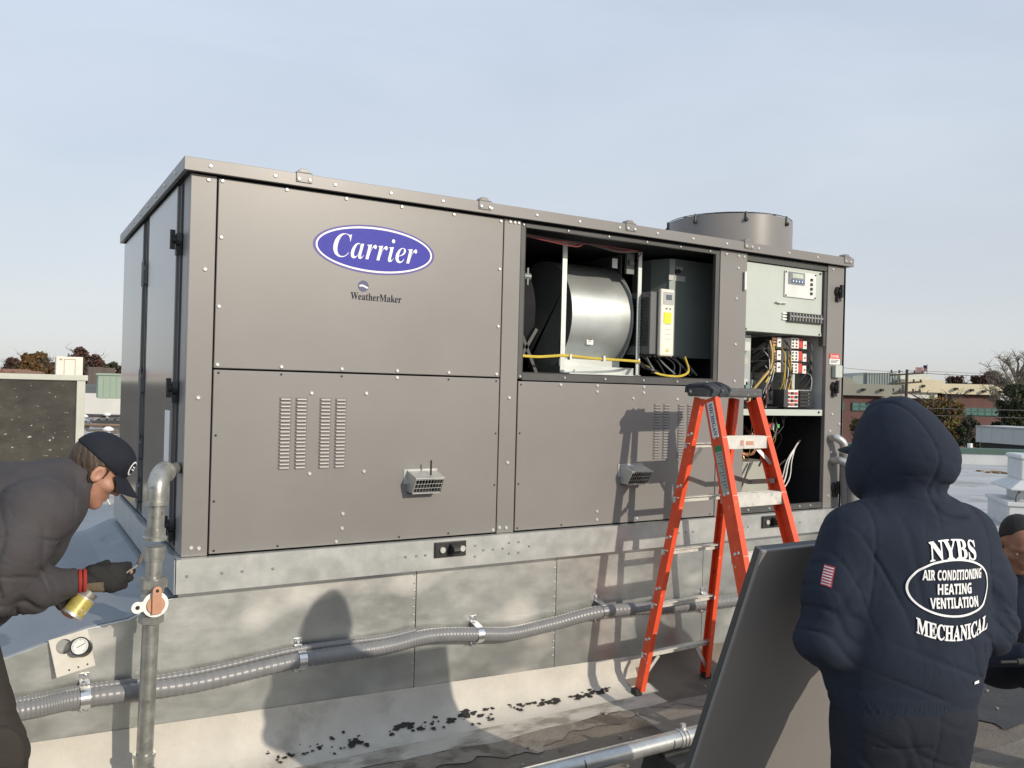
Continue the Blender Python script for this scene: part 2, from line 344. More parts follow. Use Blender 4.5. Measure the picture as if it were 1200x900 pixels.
m = MB(); m.tube([(-0.30, -0.38, 0.36), (-0.29, -0.36, 0.43), (-0.24, -0.32, 0.50)], 0.014, 8); m.build('drain_spout', GASK, vent, smooth=True)

# white parapet with green coping on the far right edge
def wallrun(name, label, cat, p, q, h, t, mt, cap=None, caph=0.1):
    p = Vector(p); q = Vector(q); th = thing(name, label, cat, (p.x, p.y, 0), math.atan2(q.y-p.y, q.x-p.x)); Ln = (q-p).length
    m = MB(); m.box(0, Ln, -t/2, t/2, 0, h); m.build('wall', mt, th)
    if cap:
        k = max(1, int(Ln/3.0))
        for i in range(k):
            m = MB(); m.box(Ln*i/k, Ln*(i+1)/k-0.012, -t/2-0.05, t/2+0.05, h, h+caph); m.build('coping', cap, th)
    return th
GREENC = mat('green coping', (0.035, 0.085, 0.065), 0.5, 0, 0.1, 2); PARA = mat('pale blue grey parapet', (0.42, 0.44, 0.45), 0.7, 0, 0.1, 1)
wallrun('parapet', 'low pale parapet with green metal coping along the right roof edge', 'parapet', gp_(11.6, 23.5), gp_(34, 22.6), 0.30, 0.25, PARA, GREENC, 0.14)
wallrun('parapet', 'low pale parapet behind the hooded worker, left of the roof corner', 'parapet', gp_(7.6, 31.6), gp_(11.5, 23.7), 0.25, 0.25, PARA, GREENC, 0.10)
m = MB()
for k in range(60):
    q = Vector(gp_(12.6+random.uniform(-.9, 1.3), 20.8+random.uniform(-.3,.3))); s = random.uniform(.04,.12); m.box(q.x-s*0.7, q.x+s, q.y-s*0.6, q.y+s*0.6, 0.0, 0.015+s*0.2)
o = m.build('leaf_litter', mat('dead leaves', (0.20, 0.13, 0.07), 0.9, 0, 0.4, 8)); o['kind'] = 'stuff'
# left: white parapet, green unit, rows of pipes and boxes
wallrun('parapet', 'white low wall between the beige framed cooler and the green cabinet', 'parapet', at(60, 467, 40).xy.to_3d(), at(160, 467, 40).xy.to_3d(), 1.0, 0.3, mat('warm white wall', (0.62, 0.60, 0.55), 0.7, 0, 0.06, 1))  # one warm white over the whole wall
def cabinet(name, label, cat, px0, px1, pyt, pyb, d, depth, mt, roofm=None, rz=0.0, ribs=0, feet=0.0):
    a = at(px0, pyb, d); b = at(px1, pyb, d); t = at((px0+px1)/2, pyt, d); c = (a+b)/2; w = (b-a).length; z0 = c.z; z1 = t.z
    th = thing(name, label, cat, (c.x, c.y, 0 if z0 > -0.6 else z0), -YAW+rz); base = th.location.z
    m = MB(); m.box(-w/2, w/2, 0, depth, max(z0-base, feet), z1-base); body = m.build('body', mt, th, bevel=min(0.03, w*0.02))
    if ribs:
        m = MB()
        for i in range(ribs): x = -w/2+w*(i+1)/(ribs+1); m.box(x-0.02, x+0.02, -0.015, -0.001, max(z0-base, feet)+0.05, z1-base-0.05)
        tag(m.build('rib', mt, body), kind='stuff')
    if roofm: 
        m = MB(); m.box(-w/2-0.05, w/2+0.05, -0.05, depth+0.05, z1-base+0.001, z1-base+0.07); m.build('lid', roofm, th)
    return th, w, z1-base
GRN = mat('pale green cabinet', (0.24, 0.31, 0.24), 0.55, 0, 0.06, 1)
th, w, zt_ = cabinet('green_cabinet', 'pale green rooftop unit on a black stand beside the end of the big unit', 'rooftop unit', 116, 150, 440, 467, 30, 1.2, GRN, GRN, YAW-0.05, 4)
m = MB()
for i in range(5): m.bar((-w/2+w*i/4, 0.1, 0), (-w/2+w*i/4+0.08, 0.2, 0.30), 0.05, 0.05)
m.box(-w/2, w/2, 0.02, 1.1, 0.0, 0.25); m.build('stand', BLACK, th)
cabinet('brown_cabinet', 'dark brown rooftop cabinet standing left of the green unit', 'rooftop unit', 104, 119, 430, 450, 46, 1.5, mat('dark brown box', (0.085,0.068,0.055), 0.7), None, YAW-0.04, 2)
cabinet('brown_cabinet', 'dark brown rooftop cabinet half hidden behind the green unit', 'rooftop unit', 120, 134, 431, 450, 46.5, 1.5, mat('dark brown box', (0.085,0.068,0.055), 0.7), None, YAW-0.04, 2)
th, w, zt_ = cabinet('white_container', 'tall white weathered box container standing on the roof before the dark red tree', 'container', 67, 95, 418, 445, 52, 2.2, mat('warm white paint', (0.70, 0.66, 0.56), 0.6, 0, 0.06, 2, dark=(0.45,0.38,0.28), dark_at=0.66), None, YAW-0.02, 0)  # warm white with browner patches
m = MB(); m.box(-0.30, -0.27, -0.02, -0.001, 0.2, zt_-0.15); m.box(0.30, 0.33, -0.02, -0.001, 0.2, zt_-0.15); m.box(-0.30, 0.33, -0.02, -0.001, zt_-0.18, zt_-0.14); m.box(-0.55, -0.4, -0.03, -0.001, zt_-0.22, zt_-0.12); m.build('door_trim', mat('tan trim', (0.4,0.33,0.24), 0.6), th)
for px, py, d, lab in ((98.5, 477, 34, 'small white cap on the left roof, nearest the cooler frame'), (127, 493, 26, 'small white cap on the left roof, close to the end of the big unit'), (126, 480, 36, 'small white cap under the green cabinet')):
    g = at(px, py, d); th = thing('vent_cap', lab, 'vent cap', (g.x, g.y, 0), 0)
    m = MB(); m.tube([(0,0,0),(0,0,0.15)], 0.07, 10); m.build('stem', PARA, th); m = MB(); m.tube([(0,0,0.15),(0,0,0.20),(0,0,0.27)], [0.15,0.17,0.06], 12); m.build('cap', WHITE, th)
def roof_pipe(lab, px0, px1, py, d, r, mt):
    a, b = at(px0, py, d), at(px1, py, d); th = thing('roof_pipe', lab, 'pipe', (a.x, a.y, 0), math.atan2(b.y-a.y, b.x-a.x)); Ln = (b-a).xy.length
    m = MB(); m.tube([(0,0,0.14),(Ln,0,0.14)], r, 10); m.build('pipe_length', mt, th, smooth=True)
    for i in range(4): m = MB(); m.box(Ln*(i+.5)/4-0.1, Ln*(i+.5)/4+0.1, -0.12, 0.12, 0, 0.14-r); m.build('support_block', GASK, th)
roof_pipe('long dark pipe lying across the left roof behind the caps', 60, 160, 484, 36, 0.06, GASK)
roof_pipe('long rusty pipe lying on the left roof nearer than the dark one', 60, 165, 492.5, 29, 0.05, mat('rusty pipe', (0.22,0.15,0.10), 0.7))
m = MB()
for k in range(90):
    px = random.uniform(60, 150); d = random.uniform(24, 38); q = at(px, 480, d); s = random.uniform(.03,.14); m.box(q.x-s*2, q.x+s*2, q.y-s, q.y+s, 0.002, 0.02+s*0.3)
o = m.build('roof_debris', mat('debris', (0.13, 0.11, 0.09), 0.9, 0, 0.5, 2)); o['kind'] = 'stuff'

# ------------------------------------------------ beyond the roof
BRICK = mat('red brick', (0.125, 0.062, 0.054), 0.85, 0, 0.12, 0.8, dark=(0.09,0.045,0.04), dark_at=0.6, dark_scale=0.6)
CRM = mat('cream stucco', (0.60, 0.53, 0.37), 0.8, 0, 0.06, 0.6); OLV = mat('grey olive fascia', (0.25, 0.245, 0.205), 0.8, 0, 0.05, 0.5)
MTL = mat('grey green standing seam metal', (0.24, 0.28, 0.26), 0.5, 0, 0.06, 0.5); GWIN = mat('dark green frame', (0.02, 0.10, 0.07), 0.5); PANE = mat('window pane', (0.10, 0.18, 0.17), 0.1, 0, 0.1, 0.6, spec=0.8)
BD = 85.0
b0 = at(1080, 470, BD); bz = -6.0
bld = thing('brick_building', 'long low red brick building with cream fascia and green framed windows', 'building', (b0.x, b0.y, bz), -YAW+R(-1.5))
k = BD/FPX
def bx(px): return (px-1080)*k
def bzz(py): return EYE.z-(py-463.0)*k-bz
def bbox(name, px0, px1, py0, py1, y0, y1, mt, parent=bld, zb=None):
    m = MB(); m.box(bx(px0), bx(px1), y0, y1, bzz(py1) if zb is None else zb, bzz(py0)); return m.build(name, mt, parent)
bbox('wall', 965, 1036, 462.5, 0, 0.0, 14, BRICK, zb=0); bbox('wall', 1036, 1104, 463, 0, 0.5, 14, BRICK, zb=0); bbox('wall', 1104, 1171, 458, 0, 0.0, 14, BRICK, zb=0)
f1 = bbox('fascia', 965, 1056, 449, 462.4, -0.6, 13, OLV); f2 = bbox('fascia', 1056, 1100, 442, 457, -0.8, 13.2, CRM); f3 = bbox('fascia', 1100.2, 1171.5, 446, 457.9, -0.6, 13.4, CRM)
bbox('band', 1056, 1096, 457.2, 464, -0.4, 0.5, mat('white band', (0.62,0.62,0.58), 0.7))
for px, py, par in ((1009,455.5,f1),(1030,455.5,f1),(1052,456,f1),(1077,449.5,f2),(1115,452,f3),(1133,453,f3),(1147,454,f3),(1167,454,f3)):
    m = MB(); m.box(bx(px)-0.12, bx(px)+0.12, -1.05, -0.805 if par is f2 else -0.605, bzz(py)-0.12, bzz(py)+0.12); m.build('wall_lamp', BLACK, par)
bbox('metal_roof', 1020, 1056, 435, 449, 1.0, 12, MTL); bbox('metal_roof', 1060, 1096, 436, 442, 1.0, 12, mat('pale roof', (0.5,0.5,0.45), 0.6))
m = MB()
for i in range(12): m.box(bx(1021+3*i)-0.03, bx(1021+3*i)+0.03, 0.94, 0.999, bzz(449)+.01, bzz(435))
bb = m.build('standing_seam', MTL, bld); bb['kind'] = 'stuff'
m = MB(); P = [(bx(1002), bzz(449)), (bx(1020), bzz(449)), (bx(1020), bzz(436)), (bx(1012), bzz(437)), (bx(1005), bzz(440))]; m.prism(P, 'y', 1.2, 9); m.build('metal_roof', MTL, bld)
m = MB(); m.prism([(bx(975), bzz(449)), (bx(1009), bzz(449)), (bx(1000), bzz(441)), (bx(975), bzz(441))], 'y', 0.8, 9); m.build('metal_roof', OLV, bld)
en_ = bbox('entry', 1033, 1058, 464.5, 492, -1.2, 0.0, CRM); m = MB()
for i in range(4): m.box(bx(1037.5+4.6*i), bx(1041+4.6*i), -1.23, -1.201, bzz(476), bzz(471))
m.build('entry_window', BLACK, en_); bbox('entry_cap', 1031, 1060, 463, 464.4, -1.4, 0, CRM, en_)
def win(px0, px1, py0, py1, nx):
    w = bbox('window', px0, px1, py0, py1, -0.12, -0.002, GWIN)
    for i in range(nx):
        for j in range(2):
            m = MB(); wx = (bx(px1)-bx(px0))/nx; hz_ = (bzz(py0)-bzz(py1))/2
            m.box(bx(px0)+wx*i+0.09, bx(px0)+wx*(i+1)-0.09, -0.15, -0.121, bzz(py1)+hz_*j+0.06, bzz(py1)+hz_*(j+1)-0.06); m.build('pane', PANE, w)
win(999, 1032, 471, 480.5, 4); win(1120, 1168, 473.5, 482.5, 6); win(965, 990, 471, 480.5, 3)

# utility pole with its wires, flag
pl = at(1059, 500, 62); pt_ = at(1063, 433, 62); up_ = thing('utility_pole', 'leaning wooden utility pole with three crossarms before the brick building', 'utility pole', (pl.x, pl.y, -6))
WOOD = mat('dark pole wood', (0.06, 0.05, 0.04), 0.9); WIRE_ = mat('overhead wire', (0.05, 0.05, 0.055), 0.6)
top = pt_-Vector((pl.x, pl.y, -6)); dn = Vector((0,0,0)); rv = Vector((math.cos(YAW), -math.sin(YAW), 0))
m = MB(); m.tube([dn, top], [0.15, 0.10], 8); m.build('pole', WOOD, up_, smooth=True)
for dz, w in ((-0.35, 0.95), (-1.0, 0.85), (-1.7, 0.8)):
    c = top+Vector((0,0,dz)); m = MB(); m.bar(c-rv*w*1.3+Vector((0,0,-0.1)), c+rv*w*1.3+Vector((0,0,0.12)), 0.12, 0.12); ca = m.build('crossarm', WOOD, up_)
    for s in (-1.2, -0.6, 0.6, 1.2): m = MB(); m.tube([c+rv*w*s+Vector((0,0,0.05)), c+rv*w*s+Vector((0,0,0.3))], 0.07, 6); m.build('insulator', GASK, ca)
def far_wire(lab, pts, r=0.03):
    P = [at(*p) for p in pts]; m = MB(); m.tube(smoothpath(P, 8), r, 4); o = m.build('overhead_wire', WIRE_); tag(o, lab, 'wire', 'wires strung across the sky')
far_wire('upper overhead wire running left from the utility pole', ((960, 428, 58), (1020, 434, 60), (1062, 436, 62)), 0.016)
far_wire('lower overhead wire running left from the utility pole', ((960, 440, 58), (1020, 439, 60), (1058, 435, 62)), 0.028)
far_wire('upper overhead wire running right from the utility pole to the bare tree', ((1065, 434, 62), (1110, 436, 63), (1150, 437.5, 64), (1210, 437, 65)), 0.016)
far_wire('lower overhead wire running right from the utility pole to the bare tree', ((1066, 436, 62), (1110, 439, 63), (1150, 440, 64), (1210, 438, 65)), 0.028)
far_wire('black wire crossing low before the right windows', ((1080, 478, 50), (1130, 479.5, 50), (1210, 481, 50)), 0.025)
far_wire('black wire crossing low beneath the right windows', ((1080, 486, 50), (1130, 488, 50), (1210, 490, 50)), 0.022)
fp = at(1086.5, 443, 95); flag = thing('flagpole', 'thin flagpole flying a striped flag above the brick building', 'flagpole', (fp.x, fp.y, -6))
tz = at(1086.5, 426.5, 95).z+6; m = MB(); m.tube([(0,0,0),(0,0,tz)], 0.055, 6); m.build('pole', mat('grey pole', (0.4,0.4,0.4), 0.4), flag)
kk = 95/FPX; m = MB(); nx, nz = 14, 13
for i in range(nx+1):
    for j in range(nz+1):
        s = i/nx; c = -rv*(s*13.5*kk); m.v.append((c.x+0.05*math.sin(s*9)*math.sin(YAW), c.y+0.25*math.sin(s*9), tz-0.15-(j/nz)*(7.5*kk)-s*3.5*kk+0.05*math.sin(s*8)))
for i in range(nx):
    for j in range(nz):
        m.f.append((i*(nz+1)+j, (i+1)*(nz+1)+j, (i+1)*(nz+1)+j+1, i*(nz+1)+j+1)); m.m.append(2 if (i < 6 and j < 7) else (j % 2))
m.build('flag', [mat('flag red', (0.38,0.06,0.07), 0.8), mat('flag white', (0.55,0.52,0.52), 0.8), mat('flag blue', (0.03,0.035,0.10), 0.8)], flag, fix=False)

# trailer parked beyond the parapet
ta, tb_ = at(1143, 520, 46), at(1215, 524, 43)
tr_ = thing('semi_trailer', 'long pale grey box trailer parked below the bare tree', 'trailer', (ta.x, ta.y, -6), math.atan2(tb_.y-ta.y, tb_.x-ta.x)); Ln = (tb_.xy-ta.xy).length*2.2
zb_, zt_ = at(1143, 518, 46).z+6, at(1143, 498.5, 46).z+6
TW = mat('pale trailer side', (0.50, 0.51, 0.50), 0.5, 0, 0.05, 1); m = MB(); m.box(0, Ln, 0, 2.5, zb_, zt_); bd = m.build('box_body', TW, tr_, bevel=0.03)
m = MB()
for i in range(int(Ln/0.6)): m.box(0.3+0.6*i, 0.33+0.6*i, -0.012, -0.001, zb_+0.1, zt_-0.08)
tag(m.build('side_rib', TW, bd), kind='stuff')
m = MB(); m.box(0.2, Ln-0.2, 0.2, 2.3, zb_-0.35, zb_-0.002); m.box(0.4, Ln, 0.05, 2.45, zb_-1.2, zb_-0.36); m.build('chassis', BLACK, tr_)
m = MB(); m.box(0.0, Ln, -0.03, -0.001, zt_-0.07, zt_+0.01); m.build('top_rail', mat('dull alu', (0.4,0.4,0.4), 0.4), tr_)
for x in (1.2, 2.4, Ln-2):
    m = MB(); m.tube([(x, 0.1, zb_-1.3), (x, 0.45, zb_-1.3)], 0.5, 16); m.build('wheel', RUBBER, tr_)
m = MB(); m.box(0.0, Ln, -1, 3, 0.0, zb_-1.75); o = m.build('loading_dock', mat('dock concrete', (0.2,0.2,0.19), 0.9)); o.location = tr_.location; o.rotation_euler = tr_.rotation_euler; o['kind'] = 'structure'
g = at(1136.5, 527, 24.0); th = thing('vent_cap', 'small white cap post standing on the green coping', 'vent cap', (g.x, g.y, 0.0)); m = MB(); m.tube([(0,0,0.0),(0,0,at(1136,519.5,24.0).z)], 0.07, 8); m.build('stem', WHITE, th)

# trees
def leaf_mat(n, base, v=0.35): return mat('leaf '+n, base, 0.8, 0, v, 1.2, spec=0.2)
BARK = mat('bark', (0.075, 0.062, 0.05), 0.9, 0, 0.25, 3); TWIG = mat('pale twig', (0.23, 0.20, 0.155), 0.9, 0, 0.2, 2)
def tree(label, px, pyt, pyb, d, wpx, leafm, leaves=2600, ls=0.28, bare=False, trunkm=None, group=None, name='tree', limbs=26, clumps=26):
    base = at(px, pyb, d); topz = at(px, pyt, d).z; kk = d/FPX; r = wpx*kk/2*(1.0 if bare else 1.22); H = topz+6.0
    th = thing(name, label, 'tree' if name == 'tree' else 'shrub', (base.x, base.y, -6.0), 0, group)
    rs = random.Random(int(px*13+d)); zc0 = max(0.6, base.z+6.0)
    m = MB(); m.tube([(0,0,0), (0.05*r,0,zc0*0.5), (0,0.05*r,zc0+(H-zc0)*0.35), (0.1*r,0,H*0.93)], [0.05*r+0.18, 0.04*r+0.14, 0.03*r+0.09, 0.03], 7); tips = []
    for i in range(limbs):
        a = rs.uniform(0, 2*math.pi); z = zc0+(H-zc0)*rs.uniform(0.02, 0.7); rr_ = r*rs.uniform(0.55, 0.98)*math.sqrt(max(0.1, 1-((z-zc0)/(H-zc0))**2*0.7)); zz = min(H, z+(H-zc0)*rs.uniform(0.12, 0.45))
        e = Vector((rr_*math.cos(a), rr_*math.sin(a), zz)); s = Vector((0,0,z)); md = s.lerp(e, 0.5)+Vector((rs.uniform(-.1,.1)*r, rs.uniform(-.1,.1)*r, 0.08*r))
        m.tube([s, md, e], [0.03*r+0.05, 0.018*r+0.03, 0.012], 5, caps=False); tips += [e, md]
        for _ in range(14 if bare else 3):
            s2 = md.lerp(e, rs.random()); e2 = s2+Vector((rs.uniform(-.3,.3)*r, rs.uniform(-.3,.3)*r, rs.uniform(0.02,.32)*r)); m.tube([s2, s2.lerp(e2, .5)+Vector((0,0,.03*r)), e2], [0.012*r*0.6+0.01, 0.012, 0.006], 4, caps=False); tips.append(e2)
            if bare:
                for _ in range(4):
                    s3 = s2.lerp(e2, rs.random()); e3 = s3+Vector((rs.uniform(-.13,.13)*r, rs.uniform(-.13,.13)*r, rs.uniform(0.0,.16)*r)); m.tube([s3, e3], [0.010, 0.005], 3, caps=False)
    m.build('trunk', trunkm or BARK, th, smooth=True, fix=False)
    if leaves:
        c = MB(); cl = []
        for i in range(clumps):
            a = rs.uniform(0, 2*math.pi); u = rs.random()**0.5; zz = rs.uniform(-0.15, 1); w = math.sqrt(max(0.05, 1-max(0, zz)**2))
            cl.append((Vector((r*u*w*math.cos(a)*0.86, r*u*w*math.sin(a)*0.86, zc0+(H-zc0)*(0.12+0.76*max(0,zz)))), r*rs.uniform(0.18, 0.36)))
        for i in range(leaves):
            p, q = cl[i % clumps]; v = Vector((rs.gauss(0,1), rs.gauss(0,1), rs.gauss(0,1))); v = v.normalized()*q*(0.55+0.5*rs.random())*Vector((1,1,1)).x; v.z *= 0.8
            o = p+v; n_ = Vector((rs.gauss(0,1), rs.gauss(0,1), rs.gauss(0,1))).normalized(); t = n_.orthogonal().normalized(); b = n_.cross(t); s = ls*rs.uniform(0.5, 1.2)
            c.add([o-t*s*0.5, o+b*s*0.3, o+t*s*0.5, o-b*s*0.3], [(0,1,2,3)], 1 if rs.random() < 0.4 else 0)
        c.build('crown', leafm, th, fix=False)
    return th
O1 = [leaf_mat('rust', (0.15, 0.075, 0.035)), leaf_mat('olive', (0.11, 0.10, 0.035))]
O2 = [leaf_mat('dark red', (0.085, 0.042, 0.035)), leaf_mat('brown', (0.10, 0.062, 0.045))]
O3 = [leaf_mat('yellow green', (0.12, 0.11, 0.035)), leaf_mat('orange', (0.19, 0.105, 0.035))]
O4 = [leaf_mat('deep green', (0.035, 0.05, 0.025)), leaf_mat('brown green', (0.07, 0.065, 0.035))]
tree('round olive and rust tree behind the beige framed cooler', 40, 413, 447, 120, 44, O1, 5200, 0.55)
tree('dark red-brown tree rising behind the white container', 97, 406, 447, 125, 44, O2, 5200, 0.55)
tree('dark red tree at the left edge, furthest left', 12, 419, 446, 135, 26, O2, 2600, 0.6)
tree('small grey-green tree between the olive tree and the white container', 62, 424, 446, 140, 14, O4, 1400, 0.5)
tree('low distant grey-brown tree right of the white container', 132, 425, 447, 150, 26, O4, 1800, 0.6)
tree('low dark tree left of the end of the unit, far off', 146, 428, 447, 150, 14, O2, 1000, 0.6)
tree('tall bare pale-twigged tree above the trailer at the right edge', 1190, 417, 500, 62, 72, O4, 0, 0.3, bare=True, trunkm=TWIG, limbs=46)
tree('dark red tree behind the bare tree at the right', 1158, 435, 470, 100, 46, O2, 3600, 0.5)
tree('small dark red tree above the brick building roof', 1118, 438, 470, 118, 30, O2, 1600, 0.5)
tree('green vine-clad tree mass under the bare crown at the right edge', 1190, 446, 515, 55, 44, O4, 6000, 0.26, limbs=30, clumps=40)
tree('orange and yellow-green bushy tree before the brick building', 1100, 460, 522, 55, 72, O3, 9000, 0.22, limbs=30, clumps=40)
tree('yellow-green shrub in the shade of the hooded worker, left of the bushy tree', 1075, 478, 522, 57, 34, O3, 3200, 0.22, name='shrub', clumps=26)
tree('low yellow shrub at the corner of the big unit before brick', 1003, 488, 520, 70, 16, O3, 1500, 0.22, name='shrub', clumps=14)
tree('dark green shrub beside the front of the trailer', 1135, 486, 525, 50, 26, O4, 3200, 0.2, name='shrub', clumps=22)
# houses far at the left
for px, w, pyt, lab in ((3, 9, 432, 'white gabled house far off at the left edge'), (16, 10, 434, 'small orange-roofed house far off beside the olive tree')):
    a = at(px, 445, 110); kk = 110/FPX; th = thing('house', lab, 'house', (a.x, a.y, -6), -YAW); h = at(px, 438, 110).z+6; ht = at(px, pyt, 110).z+6; ww = w*kk/2
    m = MB(); m.box(-ww, ww, 0, 6, 0, h); m.build('wall', mat('house white', (0.55,0.50,0.45), 0.8), th)
    m = MB(); m.prism([(-ww-.2, h+.002), (ww+.2, h+.002), (0, ht)], 'y', -0.3, 6.3); m.build('roof', mat('house roof', (0.22,0.12,0.08), 0.8), th)
    m = MB(); m.box(-0.3, 0.3, -0.05, -0.001, h-1.2, h-0.3); m.build('window', PANE, th)
m = MB()
q0 = at(-60, 452, 90); q1 = at(200, 452, 90); m.bar((q0.x, q0.y, -3.4), (q1.x, q1.y, -3.4), 14, 5.2); o = m.build('store_roof', mat('flat roof edge', (0.32,0.30,0.27), 0.8)); tag(o, 'long flat-roofed building across the left horizon below the trees', 'building')
def W(o, parent):
    """parent an object whose mesh is written in world coordinates"""
    o.parent = parent; o.matrix_parent_inverse = parent.matrix_basis.inverted(); return o

# ================================================================== ROOFTOP UNIT
UL, UD, Z0, Z1 = 4.475, 2.40, 0.905, 2.625
unit = thing('rooftop_unit', 'large taupe packaged rooftop air conditioner with open side bays on a galvanised curb', 'air conditioner', (0, 0, LIFT))
FY = 0.0
# carcass: shut bays behind the panels
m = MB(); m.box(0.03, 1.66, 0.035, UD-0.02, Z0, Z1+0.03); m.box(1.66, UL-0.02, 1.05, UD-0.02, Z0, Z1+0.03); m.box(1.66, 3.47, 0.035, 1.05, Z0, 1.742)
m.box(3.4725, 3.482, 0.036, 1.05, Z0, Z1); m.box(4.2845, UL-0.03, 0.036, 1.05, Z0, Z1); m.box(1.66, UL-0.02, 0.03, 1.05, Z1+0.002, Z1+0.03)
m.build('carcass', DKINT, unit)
m = MB(); m.box(UL-0.02, UL, 0.0, UD, Z0, Z1+0.03); m.box(0.02, UL-0.02, UD-0.02, UD, Z0, Z1+0.03); m.build('outer_shell', PAINT, unit)
# posts (with their screws)
def post(x0, x1, zz0, zz1, screws=(), wrap=None, gap=0.003):
    m = MB(); m.box(x0, x1, FY, FY+0.034, zz0, zz1)
    if wrap: m.box(x0, x0+0.03, FY+0.034, wrap, zz0, zz1)
    o = m.build('post', PAINT, unit, bevel=0.0025)
    if screws:
        s = MB()
        for x, z in screws: s.screw((x, FY-0.001, z), (0, -1, 0), 0.0085)
        tag(s.build('screw', SCREWM, o, smooth=True), kind='stuff')
    return o
p0 = post(0.0, 0.112, Z0, Z1, [(0.075, 2.605), (0.055, 1.62), (0.042, 0.945), (0.075, 0.94), (0.07, 2.2)], wrap=0.155)
post(1.625, 1.732, Z0, Z1, [(1.66, 2.61), (1.69, 2.61), (1.715, 2.61), (1.683, 1.645), (1.683, 1.289), (1.642, 0.935), (1.685, 0.932)])
post(3.242, 3.482, Z0, Z1, [(3.29, 2.6), (3.40, 2.6), (3.45, 2.6), (3.40, 2.52), (3.39, 2.32), (3.39, 2.02), (3.39, 1.78), (3.36, 1.3), (3.36, 1.0)])
p3 = post(4.285, UL, Z0, Z1, [(4.33, 2.6), (4.36, 1.57), (4.44, 1.5), (4.34, 1.45), (4.36, 1.30), (4.44, 1.0), (4.34, 0.99)])

def panel(x0, x1, z0, z1, screws, holes=()):
    m = MB(); m.box(x0, x1, FY-0.002, FY+0.03, z0, z1)
    o = m.build('side_panel', PAINT, unit, bevel=0.003)
    s = MB()
    for x, z in screws: s.screw((x, FY-0.003, z), (0, -1, 0), 0.0082)
    tag(s.build('screw', SCREWM, o, smooth=True), kind='stuff')
    if holes:
        s = MB()
        for x, z in holes: s.disc((x, FY-0.0035, z), (0, -1, 0), 0.0055, 10)
        tag(s.build('screw_hole', SEAM, o), kind='stuff')
    return o
up_panel = panel(0.119, 1.618, 1.757, Z1-0.004,
      [(0.429,2.610),(0.723,2.608),(1.017,2.607),(1.314,2.606),(1.600,2.606),(1.600,2.344),(1.600,2.032),(0.135,2.608),(0.136,2.352),(0.134,2.037),(0.134,1.772),(0.426,1.772),(0.723,1.772),(1.016,1.772),(1.308,1.772),(1.597,1.772)])
up_panel['label'] = 'upper left panel carrying the oval emblem'
low_panel = panel(0.119, 1.618, Z0+0.006, 1.749,
      [(0.575,1.650),(0.853,1.654),(0.575,1.262),(0.851,1.265),(0.747,1.060),(0.745,0.988),(0.717,0.925),(1.600,0.925),(1.016,1.738)],
      [(0.14,1.735),(0.426,1.736),(0.723,1.736),(1.308,1.736),(1.597,1.735),(0.135,1.45),(0.135,1.15),(0.14,0.925),(0.43,0.925),(1.05,0.925),(1.33,0.925),(1.602,1.45),(1.602,1.17)])
right_panel = panel(1.739, 3.234, Z0+0.006, 1.738,
      [(2.30,0.988),(2.30,0.94),(2.6,0.93),(2.28,1.69),(2.63,1.69),(2.28,1.725),(2.63,1.725),(3.0,1.69),(3.0,1.725),(2.9,1.655),(2.02,1.725),(2.55,1.655)],
      [(1.755,1.72),(1.755,1.45),(1.755,1.17),(1.755,0.925),(2.05,0.925),(2.9,0.925),(3.2,0.925)])
# emblem: oval with the maker's name, then the range name under its round mark
m = MB()
front_ellipse(m, 0.884, 2.372, 0.322, 0.122, FY-0.0030, mi=1)
front_ellipse(m, 0.884, 2.372, 0.309, 0.113, FY-0.0036, mi=2)
front_ellipse(m, 0.884, 2.372, 0.300, 0.1035, FY-0.0042, mi=0)
m.build('oval_emblem', [BLUEOV, BLUERIM, PRINT], up_panel, fix=False)
m = MB(); front_text(m, 'Carrier', 0.885, 2.378, 0.445, 0.118, FY-0.0050, 'bolditalic', -0.008)
m.build('lettering', PRINT, up_panel, fix=False)
m = MB(); front_ellipse(m, 0.823, 2.187, 0.028, 0.028, FY-0.0034)
m.add([(0.823+u, FY-0.0040, 2.187+v) for u, v in ((-0.024,0.0),(-0.012,0.007),(0.0,0.006),(0.012,0.001),(0.026,-0.006),(0.02,-0.012),(0.008,-0.006),(-0.006,-0.002),(-0.018,-0.004))], [tuple(range(9))], 1)
m.build('round_emblem', [mat('mark blue', (0.03, 0.035, 0.13), 0.4), PRINT], up_panel, fix=False)
m = MB(); front_text(m, 'WeatherMaker', 0.893, 2.135, 0.27, 0.036, FY-0.0034, 'bold', 0.0)
m.build('lettering', INK, up_panel, fix=False)
# louvres: pressed half-round slots
def louvre_mesh(w, h, d):
    m = MB(); n = 6
    prof = [(d*math.sin(math.pi*0.5*i/n), h*math.cos(math.pi*0.5*i/n)) for i in range(n+1)]     # (out, up)
    xs = [(-w/2, 0.0), (-w/2+0.008, 1.0), (w/2-0.008, 1.0), (w/2, 0.0)]
    v = [(x, -o*k, u) for x, k in xs for o, u in prof]; q = n+1
    f = [(a*q+i, a*q+i+1, (a+1)*q+i+1, (a+1)*q+i) for a in range(3) for i in range(n)]
    m.add(v, f, 0)
    m.add([(-w/2+0.007, -d*0.55, 0.0005), (w/2-0.007, -d*0.55, 0.0005), (w/2-0.007, -0.0008, 0.0005), (-w/2+0.007, -0.0008, 0.0005)], [(0,1,2,3)], 1)
    return m
lv = None
def louvres(parent, x_l, z_t, z_b, n=20):
    global lv
    for cx in x_l:
        for i in range(n):
            z = z_t + (z_b-z_t)*i/(n-1)
            if lv is None:
                lv = louvre_mesh(0.060, 0.0135, 0.0095).build('louvre', [PAINT, SEAM], parent, fix=False, smooth=True); lv.location = (cx, FY-0.002, z-0.006)
            else: dup(lv, parent, (cx, FY-0.002, z-0.006))
louvres(low_panel, (0.450, 0.527, 0.645, 0.723), 1.622, 1.296)
